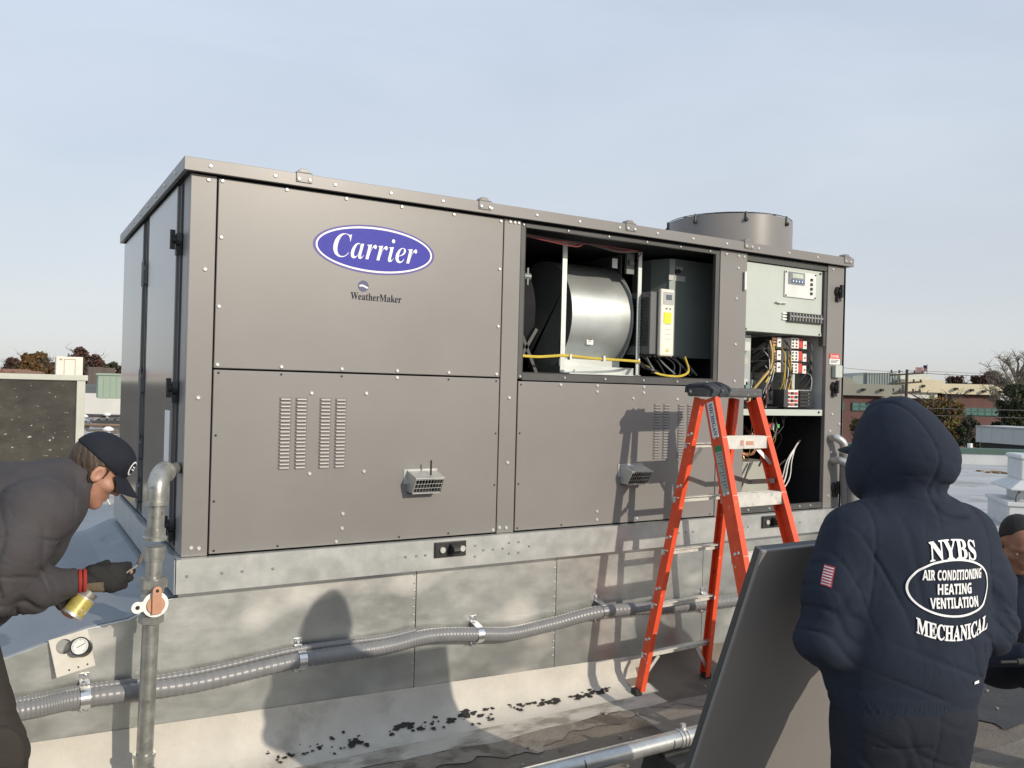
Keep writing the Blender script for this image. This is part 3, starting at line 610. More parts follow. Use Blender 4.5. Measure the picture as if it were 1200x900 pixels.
louvres(right_panel, (2.741, 2.815, 2.935, 3.012), 1.620, 1.296)
# little flue hoods
def hood(parent, x0, x1, zc, rodz=True):
    m = MB(); t = 0.003
    o = 0.115
    # back flange, sloping top, two cheeks, lower lip
    m.box(x0-0.02, x1+0.01, FY-0.006, FY-0.003, zc-0.01, zc+0.065)
    m.prism([(FY-0.004, zc+0.055), (FY-0.004, zc+0.060), (FY-o, zc+0.030), (FY-o, zc+0.024)], 'x', x0, x1)
    for x in (x0, x1-t):
        m.prism([(FY-0.004, zc+0.055), (FY-o, zc+0.025), (FY-o*0.62, zc-0.055), (FY-0.004, zc-0.055)], 'x', x, x+t)
    m.prism([(FY-0.004, zc-0.055), (FY-0.004, zc-0.051), (FY-o*0.62, zc-0.051), (FY-o*0.62, zc-0.055)], 'x', x0, x1)
    h = m.build('flue_hood', GALV, parent)
    g = MB(); a = Vector((0, FY-o*0.96, zc+0.02)); b = Vector((0, FY-o*0.60, zc-0.048))
    k = 9
    for i in range(k+1):
        x = x0+0.006+(x1-x0-0.012)*i/k; g.bar((x, a.y, a.z), (x, b.y, b.z), 0.0025, 0.002)
    for i in range(4):
        p = a.lerp(b, i/3); g.bar((x0+0.004, p.y, p.z), (x1-0.004, p.y, p.z), 0.0025, 0.002)
    g.build('hood_grille', GALV, h)
    g = MB(); g.box(x0+0.004, x1-0.004, FY-0.012, FY-0.008, zc-0.05, zc+0.05); g.build('hood_opening', DKINT, h)
    if rodz:
        g = MB(); g.tube([(x0+0.10, FY-0.075, zc+0.035), (x0+0.10, FY-0.075, zc+0.115)], 0.005, 8); g.build('hood_rod', BLACK, h, smooth=True)
hood(low_panel, 1.085, 1.245, 1.205); hood(right_panel, 2.465, 2.625, 1.198, False)
# roof and its folded trim
m = MB(); m.box(-0.02, UL+0.02, -0.02, UD+0.02, Z1+0.032, Z1+0.055); m.build('roof_panel', PAINT, unit)
tr = MB()
tr.box(-0.036, UL+0.036, -0.038, -0.018, Z1+0.004, Z1+0.064); tr.box(-0.036, -0.018, -0.018, UD+0.036, Z1+0.004, Z1+0.064)
tr.box(UL+0.02, UL+0.036, -0.018, UD+0.036, Z1+0.004, Z1+0.064); tr.box(-0.018, UL+0.02, UD+0.02, UD+0.036, Z1+0.004, Z1+0.064)
tr.box(-0.018, UL+0.02, -0.018, 0.012, Z1+0.056, Z1+0.062)
trim = tr.build('roof_trim', PAINT, unit, bevel=0.002)
s = MB()
for i in range(16): s.screw((0.075+i*0.289, -0.038, Z1+0.034), (0, -1, 0), 0.008)
for i in range(8): s.screw((-0.036, 0.2+i*0.3, Z1+0.034), (-1, 0, 0), 0.008)
tag(s.build('screw', SCREWM, trim, smooth=True), kind='stuff')
for cx in (0.50, 1.48, 2.47, 3.45, 4.44):
    c = MB(); c.box(cx-0.038, cx+0.038, -0.044, -0.039, Z1+0.022, Z1+0.066); c.box(cx-0.038, cx+0.038, -0.044, 0.02, Z1+0.066, Z1+0.071)
    c.prism([(cx-0.03, Z1+0.071), (cx+0.03, Z1+0.071), (cx+0.016, Z1+0.088), (cx-0.016, Z1+0.088)], 'y', -0.036, 0.02)
    o = c.build('trim_clip', PAINT, unit, bevel=0.002)
    s = MB()
    for dx in (-0.026, 0.026): s.screw((cx+dx, -0.045, Z1+0.036), (0, -1, 0), 0.008)
    tag(s.build('screw', SCREWM, o, smooth=True), kind='stuff')
# condenser fan stack on top
fc = Vector((3.93, 0.62, Z1+0.056)); fr = 0.455; fh = 0.275
m = MB(); n = 48
for r, z in ((fr, 0.0), (fr, fh), (fr-0.012, fh), (fr-0.012, 0.002)):
    m.v += [(fc.x+r*math.cos(2*math.pi*j/n), fc.y+r*math.sin(2*math.pi*j/n), fc.z+z) for j in range(n)]
m.f += [(a*n+j, a*n+(j+1) % n, (a+1)*n+(j+1) % n, (a+1)*n+j) for a in range(3) for j in range(n)]; m.m += [0]*3*n
fan = m.build('fan_stack', PAINT, unit, smooth=True)
g = MB()
for r in [0.06+0.05*i for i in range(8)]+[fr-0.004]:
    g.tube([(fc.x+r*math.cos(2*math.pi*j/32), fc.y+r*math.sin(2*math.pi*j/32), fc.z+fh+0.008+0.03*(1-r/fr)) for j in range(33)], 0.003, 5)
for k in range(8):
    a = 2*math.pi*k/8
    g.tube([(fc.x+0.05*math.cos(a), fc.y+0.05*math.sin(a), fc.z+fh+0.036), (fc.x+fr*math.cos(a), fc.y+fr*math.sin(a), fc.z+fh+0.006)], 0.004, 5)
g.build('fan_guard', BLACK, fan)
g = MB()
for k in range(4): 
    a = 2*math.pi*k/4+0.3; ca, sa = math.cos(a), math.sin(a)
    v = [(0.06,-0.05,0.10),(0.40,-0.13,0.06),(0.42,0.10,0.14),(0.06,0.05,0.15)]
    v = [(fc.x+x*ca-y*sa, fc.y+x*sa+y*ca, fc.z+z) for x, y, z in v]; g.add(v+[(x, y, z+0.004) for x, y, z in v], [(0,1,2,3),(4,7,6,5),(0,4,5,1),(1,5,6,2),(2,6,7,3),(3,7,4,0)])
g.tube([(fc.x, fc.y, fc.z+0.0), (fc.x, fc.y, fc.z+0.2)], 0.07, 16)
g.build('fan_blade', GASK, fan)
g = MB()
for k in range(8):
    a = 2*math.pi*k/8+0.25; d = Vector((math.cos(a), math.sin(a), 0)); t = Vector((-d.y, d.x, 0)); c = fc+d*(fr+0.004)+Vector((0, 0, fh))
    g.tube([c+Vector((0,0,0.012)), c+Vector((0,0,-0.055))], 0.008, 6); g.screw(c+d*0.006+Vector((0,0,-0.045)), d, 0.012, 0.012)
tag(g.build('guard_clip', BLACK, fan), kind='stuff')
# left end: two tall doors, dark channels with hinges
for y0, y1 in ((0.26, 1.17), (1.42, 2.36)):
    m = MB(); m.box(-0.014, 0.028, y0, y1, Z0+0.02, Z1-0.01); m.build('end_door', mat('taupe gloss end', (0.20, 0.19, 0.18), 0.16, 0.0, 0.04, 1.5, spec=0.9), unit, bevel=0.004)
m = MB(); m.box(0.004, 0.03, 0.155, UD, Z0, Z1); m.build('end_channel', GASK, unit)
m = MB()
for y in (0.205, 0.235, 1.27, 1.33): m.box(-0.004, 0.006, y, y+0.012, Z0+0.02, Z1-0.01)
m.build('channel_rib', mat('dark channel metal', (0.10, 0.10, 0.105), 0.35), unit)
def hinge(y, z):
    m = MB(); m.tube([(-0.022, y, z-0.07), (-0.022, y, z+0.07)], 0.013, 10); m.box(-0.018, -0.004, y-0.035, y+0.035, z-0.055, z+0.055)
    m.tube([(-0.022, y, z+0.07), (-0.022, y, z+0.085)], 0.009, 8); m.screw((-0.018, y-0.02, z+0.03), (-1,0,0), 0.008); m.screw((-0.018, y+0.02, z-0.03), (-1,0,0), 0.008)
    return m
for y, z in ((1.30, 2.30), (1.30, 1.05), (1.30, 1.30), (1.30, 1.68)): hinge(y, z).build('hinge', mat('steel hinge', (0.2,0.2,0.2), 0.35, 0.6), unit, smooth=True)
def latch_mb(c, nx):
    """round quarter-turn latch in a black cup; nx: outward axis"""
    m = MB(); c = Vector(c); n = Vector(nx); t = Vector((0,0,1)); w = n.cross(t)
    m.tube([c, c+n*0.022], [0.036, 0.030], 16); m.tube([c+n*0.022, c+n*0.038], 0.020, 12)
    m.bar(c+n*0.036-t*0.045, c+n*0.036+t*0.045, 0.022, 0.016, up=w)
    m.bar(c+n*0.012-t*0.07, c+n*0.012-t*0.03, 0.04, 0.02, up=n)
    return m
for y, z in ((0.20, 2.35), (0.20, 1.66), (0.20, 1.02)): latch_mb((-0.004, y, z), (-1, 0, 0)).build('latch', BLACK, unit, smooth=True)
for x, z in ((4.385, 2.444), (4.365, 1.765), (4.40, 1.05)): latch_mb((x, FY, z), (0, -1, 0)).build('latch', BLACK, unit, smooth=True)
m = MB(); m.box(-0.0165, -0.0145, 0.30, 0.44, 1.30, 1.55); m.build('rating_plate', WHITE, unit)
# right post details: warning label, disconnect box
m = MB(); m.box(4.315, 4.425, FY-0.004, FY-0.001, 1.965, 2.0, 0); m.box(4.315, 4.425, FY-0.004, FY-0.001, 1.925, 1.9645, 1)
for i in range(3): m.box(4.325, 4.412-0.01*i, FY-0.0046, FY-0.0041, 1.953-i*0.009, 1.957-i*0.009, 2)
front_text(m, 'DANGER', 4.37, 1.982, 0.085, 0.019, FY-0.0048, 'plain', 0.012, 1)
m.build('warning_label', [LABELRED, WHITE, INK], p3)
m = MB(); m.box(4.345, 4.42, FY-0.035, FY-0.001, 1.83, 1.918); m.build('switch_box', BOXL, p3, bevel=0.004)
# hinges at the control bay
m = MB(); m.tube([(3.455, FY-0.012, 2.38), (3.455, FY-0.012, 2.50)], 0.011, 8); m.build('hinge', SCREWM, unit, smooth=True)

# ---------------- blower bay
m = MB()
def room(m, x0, x1, y0, y1, z0, z1, t=0.004):
    m.add([(x0,y0,z0),(x1,y0,z0),(x1,y1,z0),(x0,y1,z0),(x0,y0,z1),(x1,y0,z1),(x1,y1,z1),(x0,y1,z1)], [(0,1,2,3),(4,7,6,5),(0,3,7,4),(1,5,6,2),(3,2,6,7)])
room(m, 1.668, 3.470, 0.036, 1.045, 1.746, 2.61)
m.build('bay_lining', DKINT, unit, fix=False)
m = MB()  # gasketed frame round the opening
m.box(1.735, 1.765, 0.004, 0.03, 1.752, Z1-0.006); m.box(3.205, 3.239, 0.004, 0.03, 1.752, Z1-0.006)
m.box(1.765, 3.205, 0.004, 0.03, 1.744, 1.785); m.box(1.765, 3.205, 0.004, 0.03, 2.592, Z1-0.006)
m.box(1.765, 3.205, 0.006, 0.05, 1.786, 1.79); m.box(1.766, 1.770, 0.006, 0.05, 1.79, 2.59)
fr_ = m.build('opening_frame', GASK, unit, bevel=0.002)
s = MB()
for x in (1.75, 2.05, 2.34, 2.63, 2.9, 3.15): s.screw((x, 0.003, 1.765), (0,-1,0), 0.007); s.screw((x, 0.003, 2.606), (0,-1,0), 0.007)
tag(s.build('screw', GALV, fr_), kind='stuff')
for x0, x1 in ((2.185, 2.218), (2.772, 2.800)):
    m = MB(); m.box(x0, x1, 0.25, 0.258, 1.802, 2.595); m.build('bay_upright', mat('pale galvanised strip', (0.62, 0.64, 0.61), 0.4, 0.35, 0.1, 8), unit)
m = MB(); m.box(2.79, 2.794, 0.45, 1.04, 1.75, 2.6); m.build('bay_divider', INTER, unit)
# blower housing: drum lying along x with a scroll foot and end plates
m = MB(); n = 40; c = (0.66, 2.17); r = 0.36
prof = [(c[0]+r*math.cos(a), c[1]+r*math.sin(a)) for a in [R(70)+R(230)*j/n for j in range(n+1)]]
prof += [(c[0]+0.15, 1.84), (c[0]+0.25, 2.45)]
x0, x1 = 2.30, 2.775
m.prism(prof, 'x', x0, x1); b = m.build('blower_housing', BLOW, unit, smooth=True, auto=50)
m = MB(); prof2 = [(c[0]+(y-c[0])*1.012, c[1]+(z-c[1])*1.012) for y, z in prof]; m.prism(prof2, 'x', 2.775, 2.781); m.box(2.30, 2.775, 0.43, 0.44, 1.79, 2.02);  m.build('blower_end_plate', BLOW, b, smooth=True)
m = MB(); m.box(2.22, 2.77, 0.27, 0.60, 1.79, 1.845); m.box(2.22, 2.77, 0.20, 0.275, 1.79, 1.80); m.build('blower_base', BLOW, unit)
m = MB(); m.box(2.44, 2.49, 0.335, 0.3365, 1.985, 2.035); m.box(2.448, 2.482, 0.334, 0.335, 2.014, 2.017, 1); m.box(2.448, 2.475, 0.334, 0.335, 2.004, 2.007, 1)
lb = m.build('sticker', [WHITE, INK], b); lb.location = (0, 0.0, 0)
# second blower seen in the dark, with its inlet ring and frame
m = MB(); m.tube([(1.80+0.001*i, 0.62, 2.17) for i in range(2)], 0.3, 32)
m.v, m.f, m.m = [], [], []
m.prism([(c[0]+0.33*math.cos(a), c[1]+0.33*math.sin(a)) for a in [2*math.pi*j/32 for j in range(32)]], 'x', 1.72, 2.05); b2 = m.build('blower_housing', DKINT, unit, smooth=True, auto=50)
m = MB(); m.tube([(2.052, c[0]+0.27*math.cos(2*math.pi*j/32), c[1]+0.27*math.sin(2*math.pi*j/32)) for j in range(33)], 0.009, 8); m.build('inlet_ring', INTER, b2, smooth=True)
m = MB(); m.bar((1.80, 0.22, 1.76), (1.98, 0.22, 2.05), 0.04, 0.02); m.bar((2.0, 0.22, 1.76), (1.86, 0.22, 2.05), 0.04, 0.02); m.build('motor_mount', GASK, unit)
m = MB(); m.tube([(1.86, 0.2, 2.35), (1.92, 0.2, 2.35)], 0.022, 10); m.tube([(1.90, 0.19, 2.30), (1.90, 0.19, 2.4)], 0.008, 6); m.build('pulley_hub', INTER, unit)
# speed drive: ribbed grey body with a cream front
m = MB(); m.box(2.803, 2.94, 0.16, 0.40, 1.935, 2.335); drv = m.build('speed_drive', mat('drive grey', (0.12, 0.125, 0.125), 0.5), unit, bevel=0.006)
m = MB(); m.box(2.858, 2.975, 0.125, 0.159, 1.925, 2.355); m.build('drive_cover', CREAM, drv, bevel=0.012)
m = MB(); m.box(2.878, 2.962, 0.1225, 0.1245, 2.255, 2.335, 1); m.box(2.898, 2.945, 0.1212, 0.1225, 2.285, 2.318, 0)
for dx in (0.905, 0.935): m.box(2+dx-0.006, 2+dx+0.006, 0.122, 0.1245, 2.225, 2.232, 2)
for i in range(4): m.box(2.895, 2.945, 0.1232, 0.1245, 2.035+0.031*i, 2.037+0.031*i, 1)
m.build('drive_keypad', [mat('lcd dark', (0.10, 0.13, 0.14), 0.25), mat('keypad grey', (0.42, 0.42, 0.41), 0.5), INK], drv)['kind'] = 'stuff'
m = MB(); m.box(2.885, 2.945, 0.1215, 0.1245, 2.135, 2.205); m.build('yellow_sticker', YELLOW, drv)
m = MB(); m.add([(2.905, 0.1235, 1.955), (2.935, 0.1235, 1.955), (2.92, 0.1235, 1.978)], [(0,1,2)]); m.build('warning_triangle', mat('label amber', (0.7,0.5,0.1), 0.5), drv, fix=False)
m = MB(); m.box(2.801, 2.8025, 0.18, 0.36, 1.99, 2.30)
for i in range(14): m.box(2.796, 2.802, 0.18, 0.36, 1.995+0.022*i, 2.003+0.022*i)
m.build('drive_vent', BLACK, drv)
# grey-green electrical box with a chamfered front corner
m = MB(); m.prism([(3.02, 0.62), (3.02, 0.42), (3.075, 0.30), (3.11, 0.285), (3.455, 0.285), (3.455, 0.62)], 'z', 1.93, 2.585)
ebox = m.build('control_box', BOXG, unit)
m = MB(); m.prism([(3.073, 0.298), (3.0735, 0.2965), (3.1092, 0.2825), (3.1097, 0.284)], 'z', 1.932, 2.583); m.build('box_corner', mat('sunlit grey green edge', (0.33, 0.38, 0.355), 0.45), ebox)  # corner strip in a paler copy of the box colour: sunlight painted in
m = MB(); m.box(3.112, 3.20, 0.2825, 0.2845, 2.44, 2.475, 0); m.box(3.12, 3.175, 0.2815, 0.2845, 2.515, 2.535, 0); m.box(3.06, 3.10, 0.29, 0.2845, 2.44, 2.475, 0); m.build('box_label', [mat('label grey', (0.5, 0.5, 0.49), 0.5)], ebox)
m = MB(); m.tube([(3.125, 0.284, 2.50), (3.125, 0.262, 2.50)], 0.017, 12); m.build('pilot_knob', BLACK, ebox, smooth=True)
m = MB(); m.box(2.70, 2.76, 0.28, 0.30, 2.45, 2.58); m.tube([(2.73, 0.28, 2.52), (2.73, 0.265, 2.52)], 0.02, 10); m.build('relay', INTER, unit)
m = MB(); m.box(2.60, 2.64, 0.30, 0.305, 2.48, 2.54); m.build('tag_label', WHITE, unit)
# wires
def wire(pts, r, mt, parent, name='wire', n=6):
    m = MB(); m.tube(smoothpath(pts, n), r, 6); return m.build(name, mt, parent, smooth=True)
wire([(1.775, 0.06, 1.882), (1.9, 0.062, 1.880), (2.0, 0.06, 1.888), (2.10, 0.058, 1.895), (2.30, 0.06, 1.886), (2.66, 0.12, 1.884), (2.775, 0.23, 1.88)], 0.0085, WIREY, unit)
wire([(2.775, 0.23, 1.88), (2.76, 0.12, 1.85), (2.80, 0.09, 1.815), (2.90, 0.09, 1.80), (3.02, 0.10, 1.803), (3.10, 0.12, 1.84), (3.14, 0.2, 1.93)], 0.008, WIREY, unit)
wire([(2.77, 0.22, 1.885), (2.75, 0.12, 1.845), (2.78, 0.09, 1.83), (2.84, 0.12, 1.82)], 0.013, WIREB, unit)
for a in range(9):
    xx = 2.80+0.045*a
    wire([(xx, 0.25, 1.94), (xx+random.uniform(-.03, .05), 0.18, 1.88), (xx+random.uniform(0, .09), 0.16, 1.80+random.uniform(0, .02))], 0.006, random.choice([WIREB, WIREB, WIREB, WIREY, BOXG]), unit)
for k in range(4):
    wire([(1.80, 0.10, 2.578-0.004*k), (2.0+0.05*k, 0.09, 2.570-0.01*k), (2.25, 0.10, 2.568), (2.5, 0.11, 2.545+0.008*k), (2.66, 0.10, 2.56), (2.72, 0.2, 2.54)], 0.004, random.choice([WIRER, WIREB, WIREB]), unit)
for x, yy in ((2.12, 0.058), (2.365, 0.06), (2.74, 0.195)): 
    m = MB(); m.box(x-0.006, x+0.006, yy-0.013, yy+0.013, 1.872, 1.904); m.build('cable_tie', WHITE, unit)

# ---------------- control bay
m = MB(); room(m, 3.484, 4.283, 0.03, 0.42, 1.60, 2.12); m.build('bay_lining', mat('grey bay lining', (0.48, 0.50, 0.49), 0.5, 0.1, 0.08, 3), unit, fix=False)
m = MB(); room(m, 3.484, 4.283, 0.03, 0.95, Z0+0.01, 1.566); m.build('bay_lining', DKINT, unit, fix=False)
m = MB(); m.box(3.490, 4.255, 0.026, 0.045, 2.118, 2.578); m.box(3.490, 4.255, 0.022, 0.026, 2.118, 2.14)
cp = m.build('control_door', BOXL, unit, bevel=0.003)
m = MB(); m.box(3.4835, 4.284, 0.008, 0.05, 2.582, Z1-0.006); m.box(4.258, 4.284, 0.008, 0.05, 2.05, 2.578); m.build('opening_frame', GASK, unit)
s = MB()
for x, z in ((3.505, 2.13), (4.23, 2.13), (4.23, 2.56)): s.screw((x, 0.021, z), (0,-1,0), 0.006)
tag(s.build('screw', GASK, cp), kind='stuff')
m = MB(); m.box(3.862, 4.178, 0.015, 0.0255, 2.372, 2.552); dp = m.build('display_plate', mat('pale plate', (0.66, 0.67, 0.64), 0.45), cp, bevel=0.003)
m = MB(); m.box(3.895, 4.055, 0.009, 0.0148, 2.462, 2.546, 0); m.box(3.925, 4.035, 0.006, 0.0088, 2.505, 2.535, 1); m.box(3.92, 4.045, 0.006, 0.0088, 2.472, 2.494, 2)
for i in range(4): m.box(3.928+i*0.03, 3.94+i*0.03, 0.0045, 0.0058, 2.477, 2.489, 3)
m.build('display', [mat('display bezel', (0.22, 0.24, 0.26), 0.4), mat('lcd grey green', (0.50, 0.56, 0.45), 0.3), mat('display blue', (0.05, 0.09, 0.22), 0.4), WHITE], dp)
for i in range(4):
    m = MB(); m.box(4.118, 4.138, 0.009, 0.0148, 2.402+0.032*i, 2.42+0.032*i); m.build('button', BLACK, dp)
s = MB()
for x in (3.872, 4.168):
    for z in (2.382, 2.542): s.screw((x, 0.0145, z), (0,-1,0), 0.005)
tag(s.build('screw', GASK, dp), kind='stuff')
m = MB(); m.tube([(3.815, 0.022, 2.328), (3.815, 0.005, 2.328)], 0.012, 10); m.box(3.78, 3.885, 0.004, 0.012, 2.322, 2.335); m.build('door_handle', SCREWM, cp, bevel=0.002)
m = MB(); m.box(3.895, 4.248, 0.004, 0.0255, 2.204, 2.268); tbk = m.build('terminal_strip', BLACK, cp)
m = MB()
for i in range(11): m.box(3.908+0.031*i, 3.912+0.031*i, -0.001, 0.0035, 2.21, 2.262); m.screw((3.925+0.031*i, 0.003, 2.24), (0,-1,0), 0.006); 
tag(m.build('terminal_screw', SCREWM, tbk), kind='stuff')
m = MB()
for i in range(3): m.box(3.85, 3.89, 0.015, 0.0255, 2.212+0.02*i, 2.222+0.02*i)
m.build('wire_duct', WHITE, cp)
# back plate and rows of contactors
m = MB(); m.box(3.50, 3.66, 0.12, 0.135, 1.66, 2.10); m.build('side_plate', mat('pale grey plate', (0.36, 0.39, 0.37), 0.5, 0, 0.1), unit)
m = MB(); m.box(3.67, 3.84, 0.37, 0.40, 1.64, 2.09); m.box(3.86, 4.05, 0.38, 0.40, 1.64, 1.80); m.build('back_plate', BOXL, unit)
m = MB()
for x0, x1, z0, z1, mi in ((3.50,3.56,2.02,2.10,0),(3.565,3.62,1.99,2.05,1),(3.51,3.545,1.93,1.96,2),(3.55,3.60,1.90,1.94,0),(3.50,3.53,1.82,1.86,2),(3.54,3.60,1.76,1.80,1),(3.50,3.55,1.72,1.75,2),(3.585,3.62,1.72,1.78,3),(3.51,3.58,1.965,1.985,3)):
    m.box(x0, x1, 0.085, 0.119, z0, z1, mi)
m.build('control_board', [mat('beige part', (0.45,0.43,0.36), 0.5), mat('pale part', (0.55,0.56,0.53), 0.5), BLACK, mat('teal part', (0.16,0.26,0.25), 0.5)], unit)
for row, z in enumerate((2.065, 1.975, 1.89)):
    for colx, kind in ((3.90, 0), (4.085, 1), (4.185, 2)):
        m = MB()
        if kind == 0:
            m.box(colx-0.055, colx-0.004, 0.11, 0.38, z-0.036, z+0.036, 0); m.box(colx-0.003, colx+0.035, 0.10, 0.38, z-0.033, z+0.033, 1); m.tube([(colx+0.016, 0.10, z), (colx+0.016, 0.093, z)], 0.006, 8, 0)
            for i in range(3): m.box(colx-0.05, colx-0.01, 0.103, 0.109, z-0.028+0.022*i, z-0.016+0.022*i, 2)
        elif kind == 1:
            m.box(colx-0.045, colx+0.03, 0.10, 0.38, z-0.036, z+0.036, 1)
            for i in range(3):
                for k in range(2): m.tube([(colx-0.03+0.035*k, 0.10, z-0.022+0.022*i), (colx-0.03+0.035*k, 0.096, z-0.022+0.022*i)], 0.007, 8, 3)
        else:
            m.box(colx-0.055, colx-0.022, 0.11, 0.38, z-0.03, z+0.036, 4); m.box(colx-0.02, colx+0.018, 0.105, 0.38, z-0.036, z+0.02, 1); m.tube([(colx, 0.105, z-0.01), (colx, 0.099, z-0.01)], 0.006, 8, 4)
        m.build('contactor', [BLACK, WHITE, COPPER, GASK, LABELRED], unit)
for k in range(70):
    g = random.random()
    if g < 0.5:
        xx = random.choice([3.80, 3.83, 3.965, 3.98, 4.0, 4.015, 4.03]); z = random.uniform(1.72, 2.1)
        wire([(xx+random.uniform(-.03,.03), 0.12, z), (xx+random.uniform(-.03,.03), 0.08, z-0.06), (xx+random.uniform(-.02,.02), 0.09, z-0.15-random.random()*0.1), (xx+random.uniform(-.05,.05), 0.12, max(1.64, z-0.3))], 0.0032, random.choice([WIREB]*7+[WIRER, WIREW, WIREY]), unit)
    elif g < 0.75:
        z = random.uniform(1.70, 2.05); wire([(3.70, 0.14, z-0.05), (3.76, 0.10, z), (3.84, 0.12, z+0.01)], 0.003, WIREB, unit)
    else:
        z = random.uniform(1.86, 2.09); wire([(4.20, 0.12, z), (4.23, 0.08, z-0.04), (4.24, 0.10, z-0.15), (4.19, 0.15, z-0.25)], 0.003, random.choice([WIREB, WIREB, WIREB, WIREB, WIREW, GASK]), unit)
wire([(3.82, 0.10, 2.07), (3.835, 0.09, 1.98), (3.82, 0.09, 1.88), (3.74, 0.09, 1.80), (3.66, 0.11, 1.70), (3.63, 0.10, 1.60)], 0.010, mat('tan cable', (0.45, 0.30, 0.09), 0.5), unit)
wire([(3.845, 0.09, 2.05), (3.85, 0.085, 1.95), (3.83, 0.085, 1.86), (3.78, 0.09, 1.78)], 0.007, WIREY, unit)
m = MB(); m.box(4.055, 4.105, 0.12, 0.20, 1.735, 1.85); m.build('wire_duct', BOXL, unit)
m = MB(); m.box(3.92, 3.96, 0.05, 0.20, 1.615, 1.735, 0); m.box(3.96, 4.085, 0.07, 0.20, 1.615, 1.735, 1)
for i in range(4):
    for k in range(3): m.box(3.968+0.04*k, 3.995+0.04*k, 0.063, 0.069, 1.625+0.026*i, 1.642+0.026*i, 2 if (i+k) % 2 else 3)
m.build('terminal_block', [GASK, WHITE, LABELRED, BLACK], unit)
m = MB()
for i in range(5): m.box(4.095, 4.22, 0.06, 0.18, 1.618+0.024*i, 1.635+0.024*i, 0); m.box(4.09, 4.225, 0.09, 0.1, 1.635+0.024*i, 1.642+0.024*i, 1)
m.build('terminal_block', [BLACK, mat('grey term', (0.3,0.3,0.3), 0.5)], unit)
m = MB(); m.box(3.80, 3.87, 0.1, 0.24, 1.63, 1.72); m.build('transformer', BLACK, unit, bevel=0.005)
m = MB(); m.box(3.486, 4.262, 0.012, 0.36, 1.595, 1.60); m.box(3.486, 4.262, 0.006, 0.0115, 1.558, 1.60); shf = m.build('bay_shelf', BOXL, unit)
s = MB(); s.screw((4.225, 0.005, 1.582), (0,-1,0), 0.007); tag(s.build('screw', BLACK, shf), kind='stuff')
# lower compressor bay
for k in range(5):
    m = MB(); x = 3.68+0.030*k; m.box(x, x+0.026, 0.22, 0.36, 1.66, 1.78+0.02*(k % 2), k % 2); m.box(x+0.006, x+0.020, 0.212, 0.219, 1.70, 1.74, 2); m.build('relay', [GASK, mat('pale part', (0.55,0.56,0.53), 0.5), BLACK], unit)
for k in range(6):
    m = MB(); z = 1.66+0.07*k; m.box(4.0, 4.05, 0.33, 0.40, z, z+0.05); m.build('relay', mat('ivory part', (0.36,0.37,0.35), 0.5), unit)
m = MB()
for k in range(9): m.tube([(4.23, 0.385, 1.65+0.05*k), (4.23, 0.37, 1.65+0.05*k)], 0.012, 8)
tag(m.build('bay_bolt', SCREWM, unit), kind='stuff')
for k in range(7):
    x = 3.55+0.1*k; wire([(x, 0.5, 0.93), (x+0.02*math.sin(k), 0.46, 1.1), (x+0.07*math.cos(k*2), 0.5, 1.3), (x+0.05, 0.6, 1.52)], 0.012 if k % 3 == 0 else 0.006, (COPPER, GASK, WIREB, GASK, INTER, COPPER, WIREW)[k], unit, 'tube' if k % 3 == 0 else 'wire')
m = MB(); m.box(4.06, 4.25, 0.5, 0.8, 0.94, 1.12); m.build('junction_box', INTER, unit, bevel=0.006)
m = MB(); m.box(3.486, 4.282, 0.006, 0.03, Z0+0.004, Z0+0.043); sl = m.build('bay_sill', GASK, unit)
s = MB()
for x in (3.55, 3.75, 3.95, 4.05, 4.16): s.screw((x, 0.005, Z0+0.025), (0,-1,0), 0.006)
tag(s.build('screw', SCREWM, sl), kind='stuff')
m = MB(); m.box(3.70, 4.02, 0.22, 0.45, 0.95, 1.225); jb = m.build('junction_box', mat('grey olive box', (0.36, 0.36, 0.31), 0.5, 0, 0.06), unit, bevel=0.004)
m = MB(); m.box(4.021, 4.03, 0.22, 0.45, 0.95, 1.225); m.build('box_cover', GASK, jb)
m = MB(); m.tube(smoothpath([(3.86,0.4,1.52),(3.86,0.38,1.30),(3.885,0.37,1.265),(3.95,0.37,1.265),(3.985,0.37,1.29),(3.985,0.37,1.37),(3.96,0.37,1.40),(3.945,0.38,1.42),(3.94,0.5,1.5)], 6), 0.014, 10); m.build('copper_tube', COPPER, unit, smooth=True)
for off in (0, 0.03, -0.02):
    wire([(4.27, 0.2, 1.37), (4.19, 0.17, 1.33), (4.10+off, 0.15, 1.23), (4.05+off*1.5, 0.14, 1.10), (3.97+off*0.5, 0.14, 1.0), (3.84, 0.15, 0.965)], 0.006 if off == 0 else 0.004, WIREW, unit)
wire([(4.27, 0.3, 1.24), (4.15, 0.25, 1.21), (4.06, 0.25, 1.16), (4.0, 0.3, 1.15)], 0.006, GASK, unit)
for k in range(16):
    x = random.uniform(3.5, 4.05); mt = random.choice([WIREB, WIREB, WIREB, GASK, GASK, WIREO, WIREY, WIRER])
    wire([(x, 0.2, 1.56), (x+random.uniform(-.06,.06), 0.18, 1.48), (x+random.uniform(-.08,.08), 0.2, 1.38), (x+random.uniform(-.1,.1), 0.3, 1.2+random.random()*0.15)], 0.0028, mt, unit)
wire([(3.96, 0.16, 1.55), (3.95, 0.14, 1.45), (3.88, 0.14, 1.33), (3.80, 0.15, 1.2)], 0.008, WIREB, unit)
m = MB()
for k in range(5): m.box(3.82+0.03*k, 3.842+0.03*k, 0.17, 0.21, 1.44+random.random()*0.03, 1.50, k % 2)
m.box(3.97, 3.995, 0.15, 0.18, 1.465, 1.49, 2)
m.build('wire_connector', [WHITE, LABELRED, mat('green plug', (0.12,0.5,0.15), 0.5)], unit)
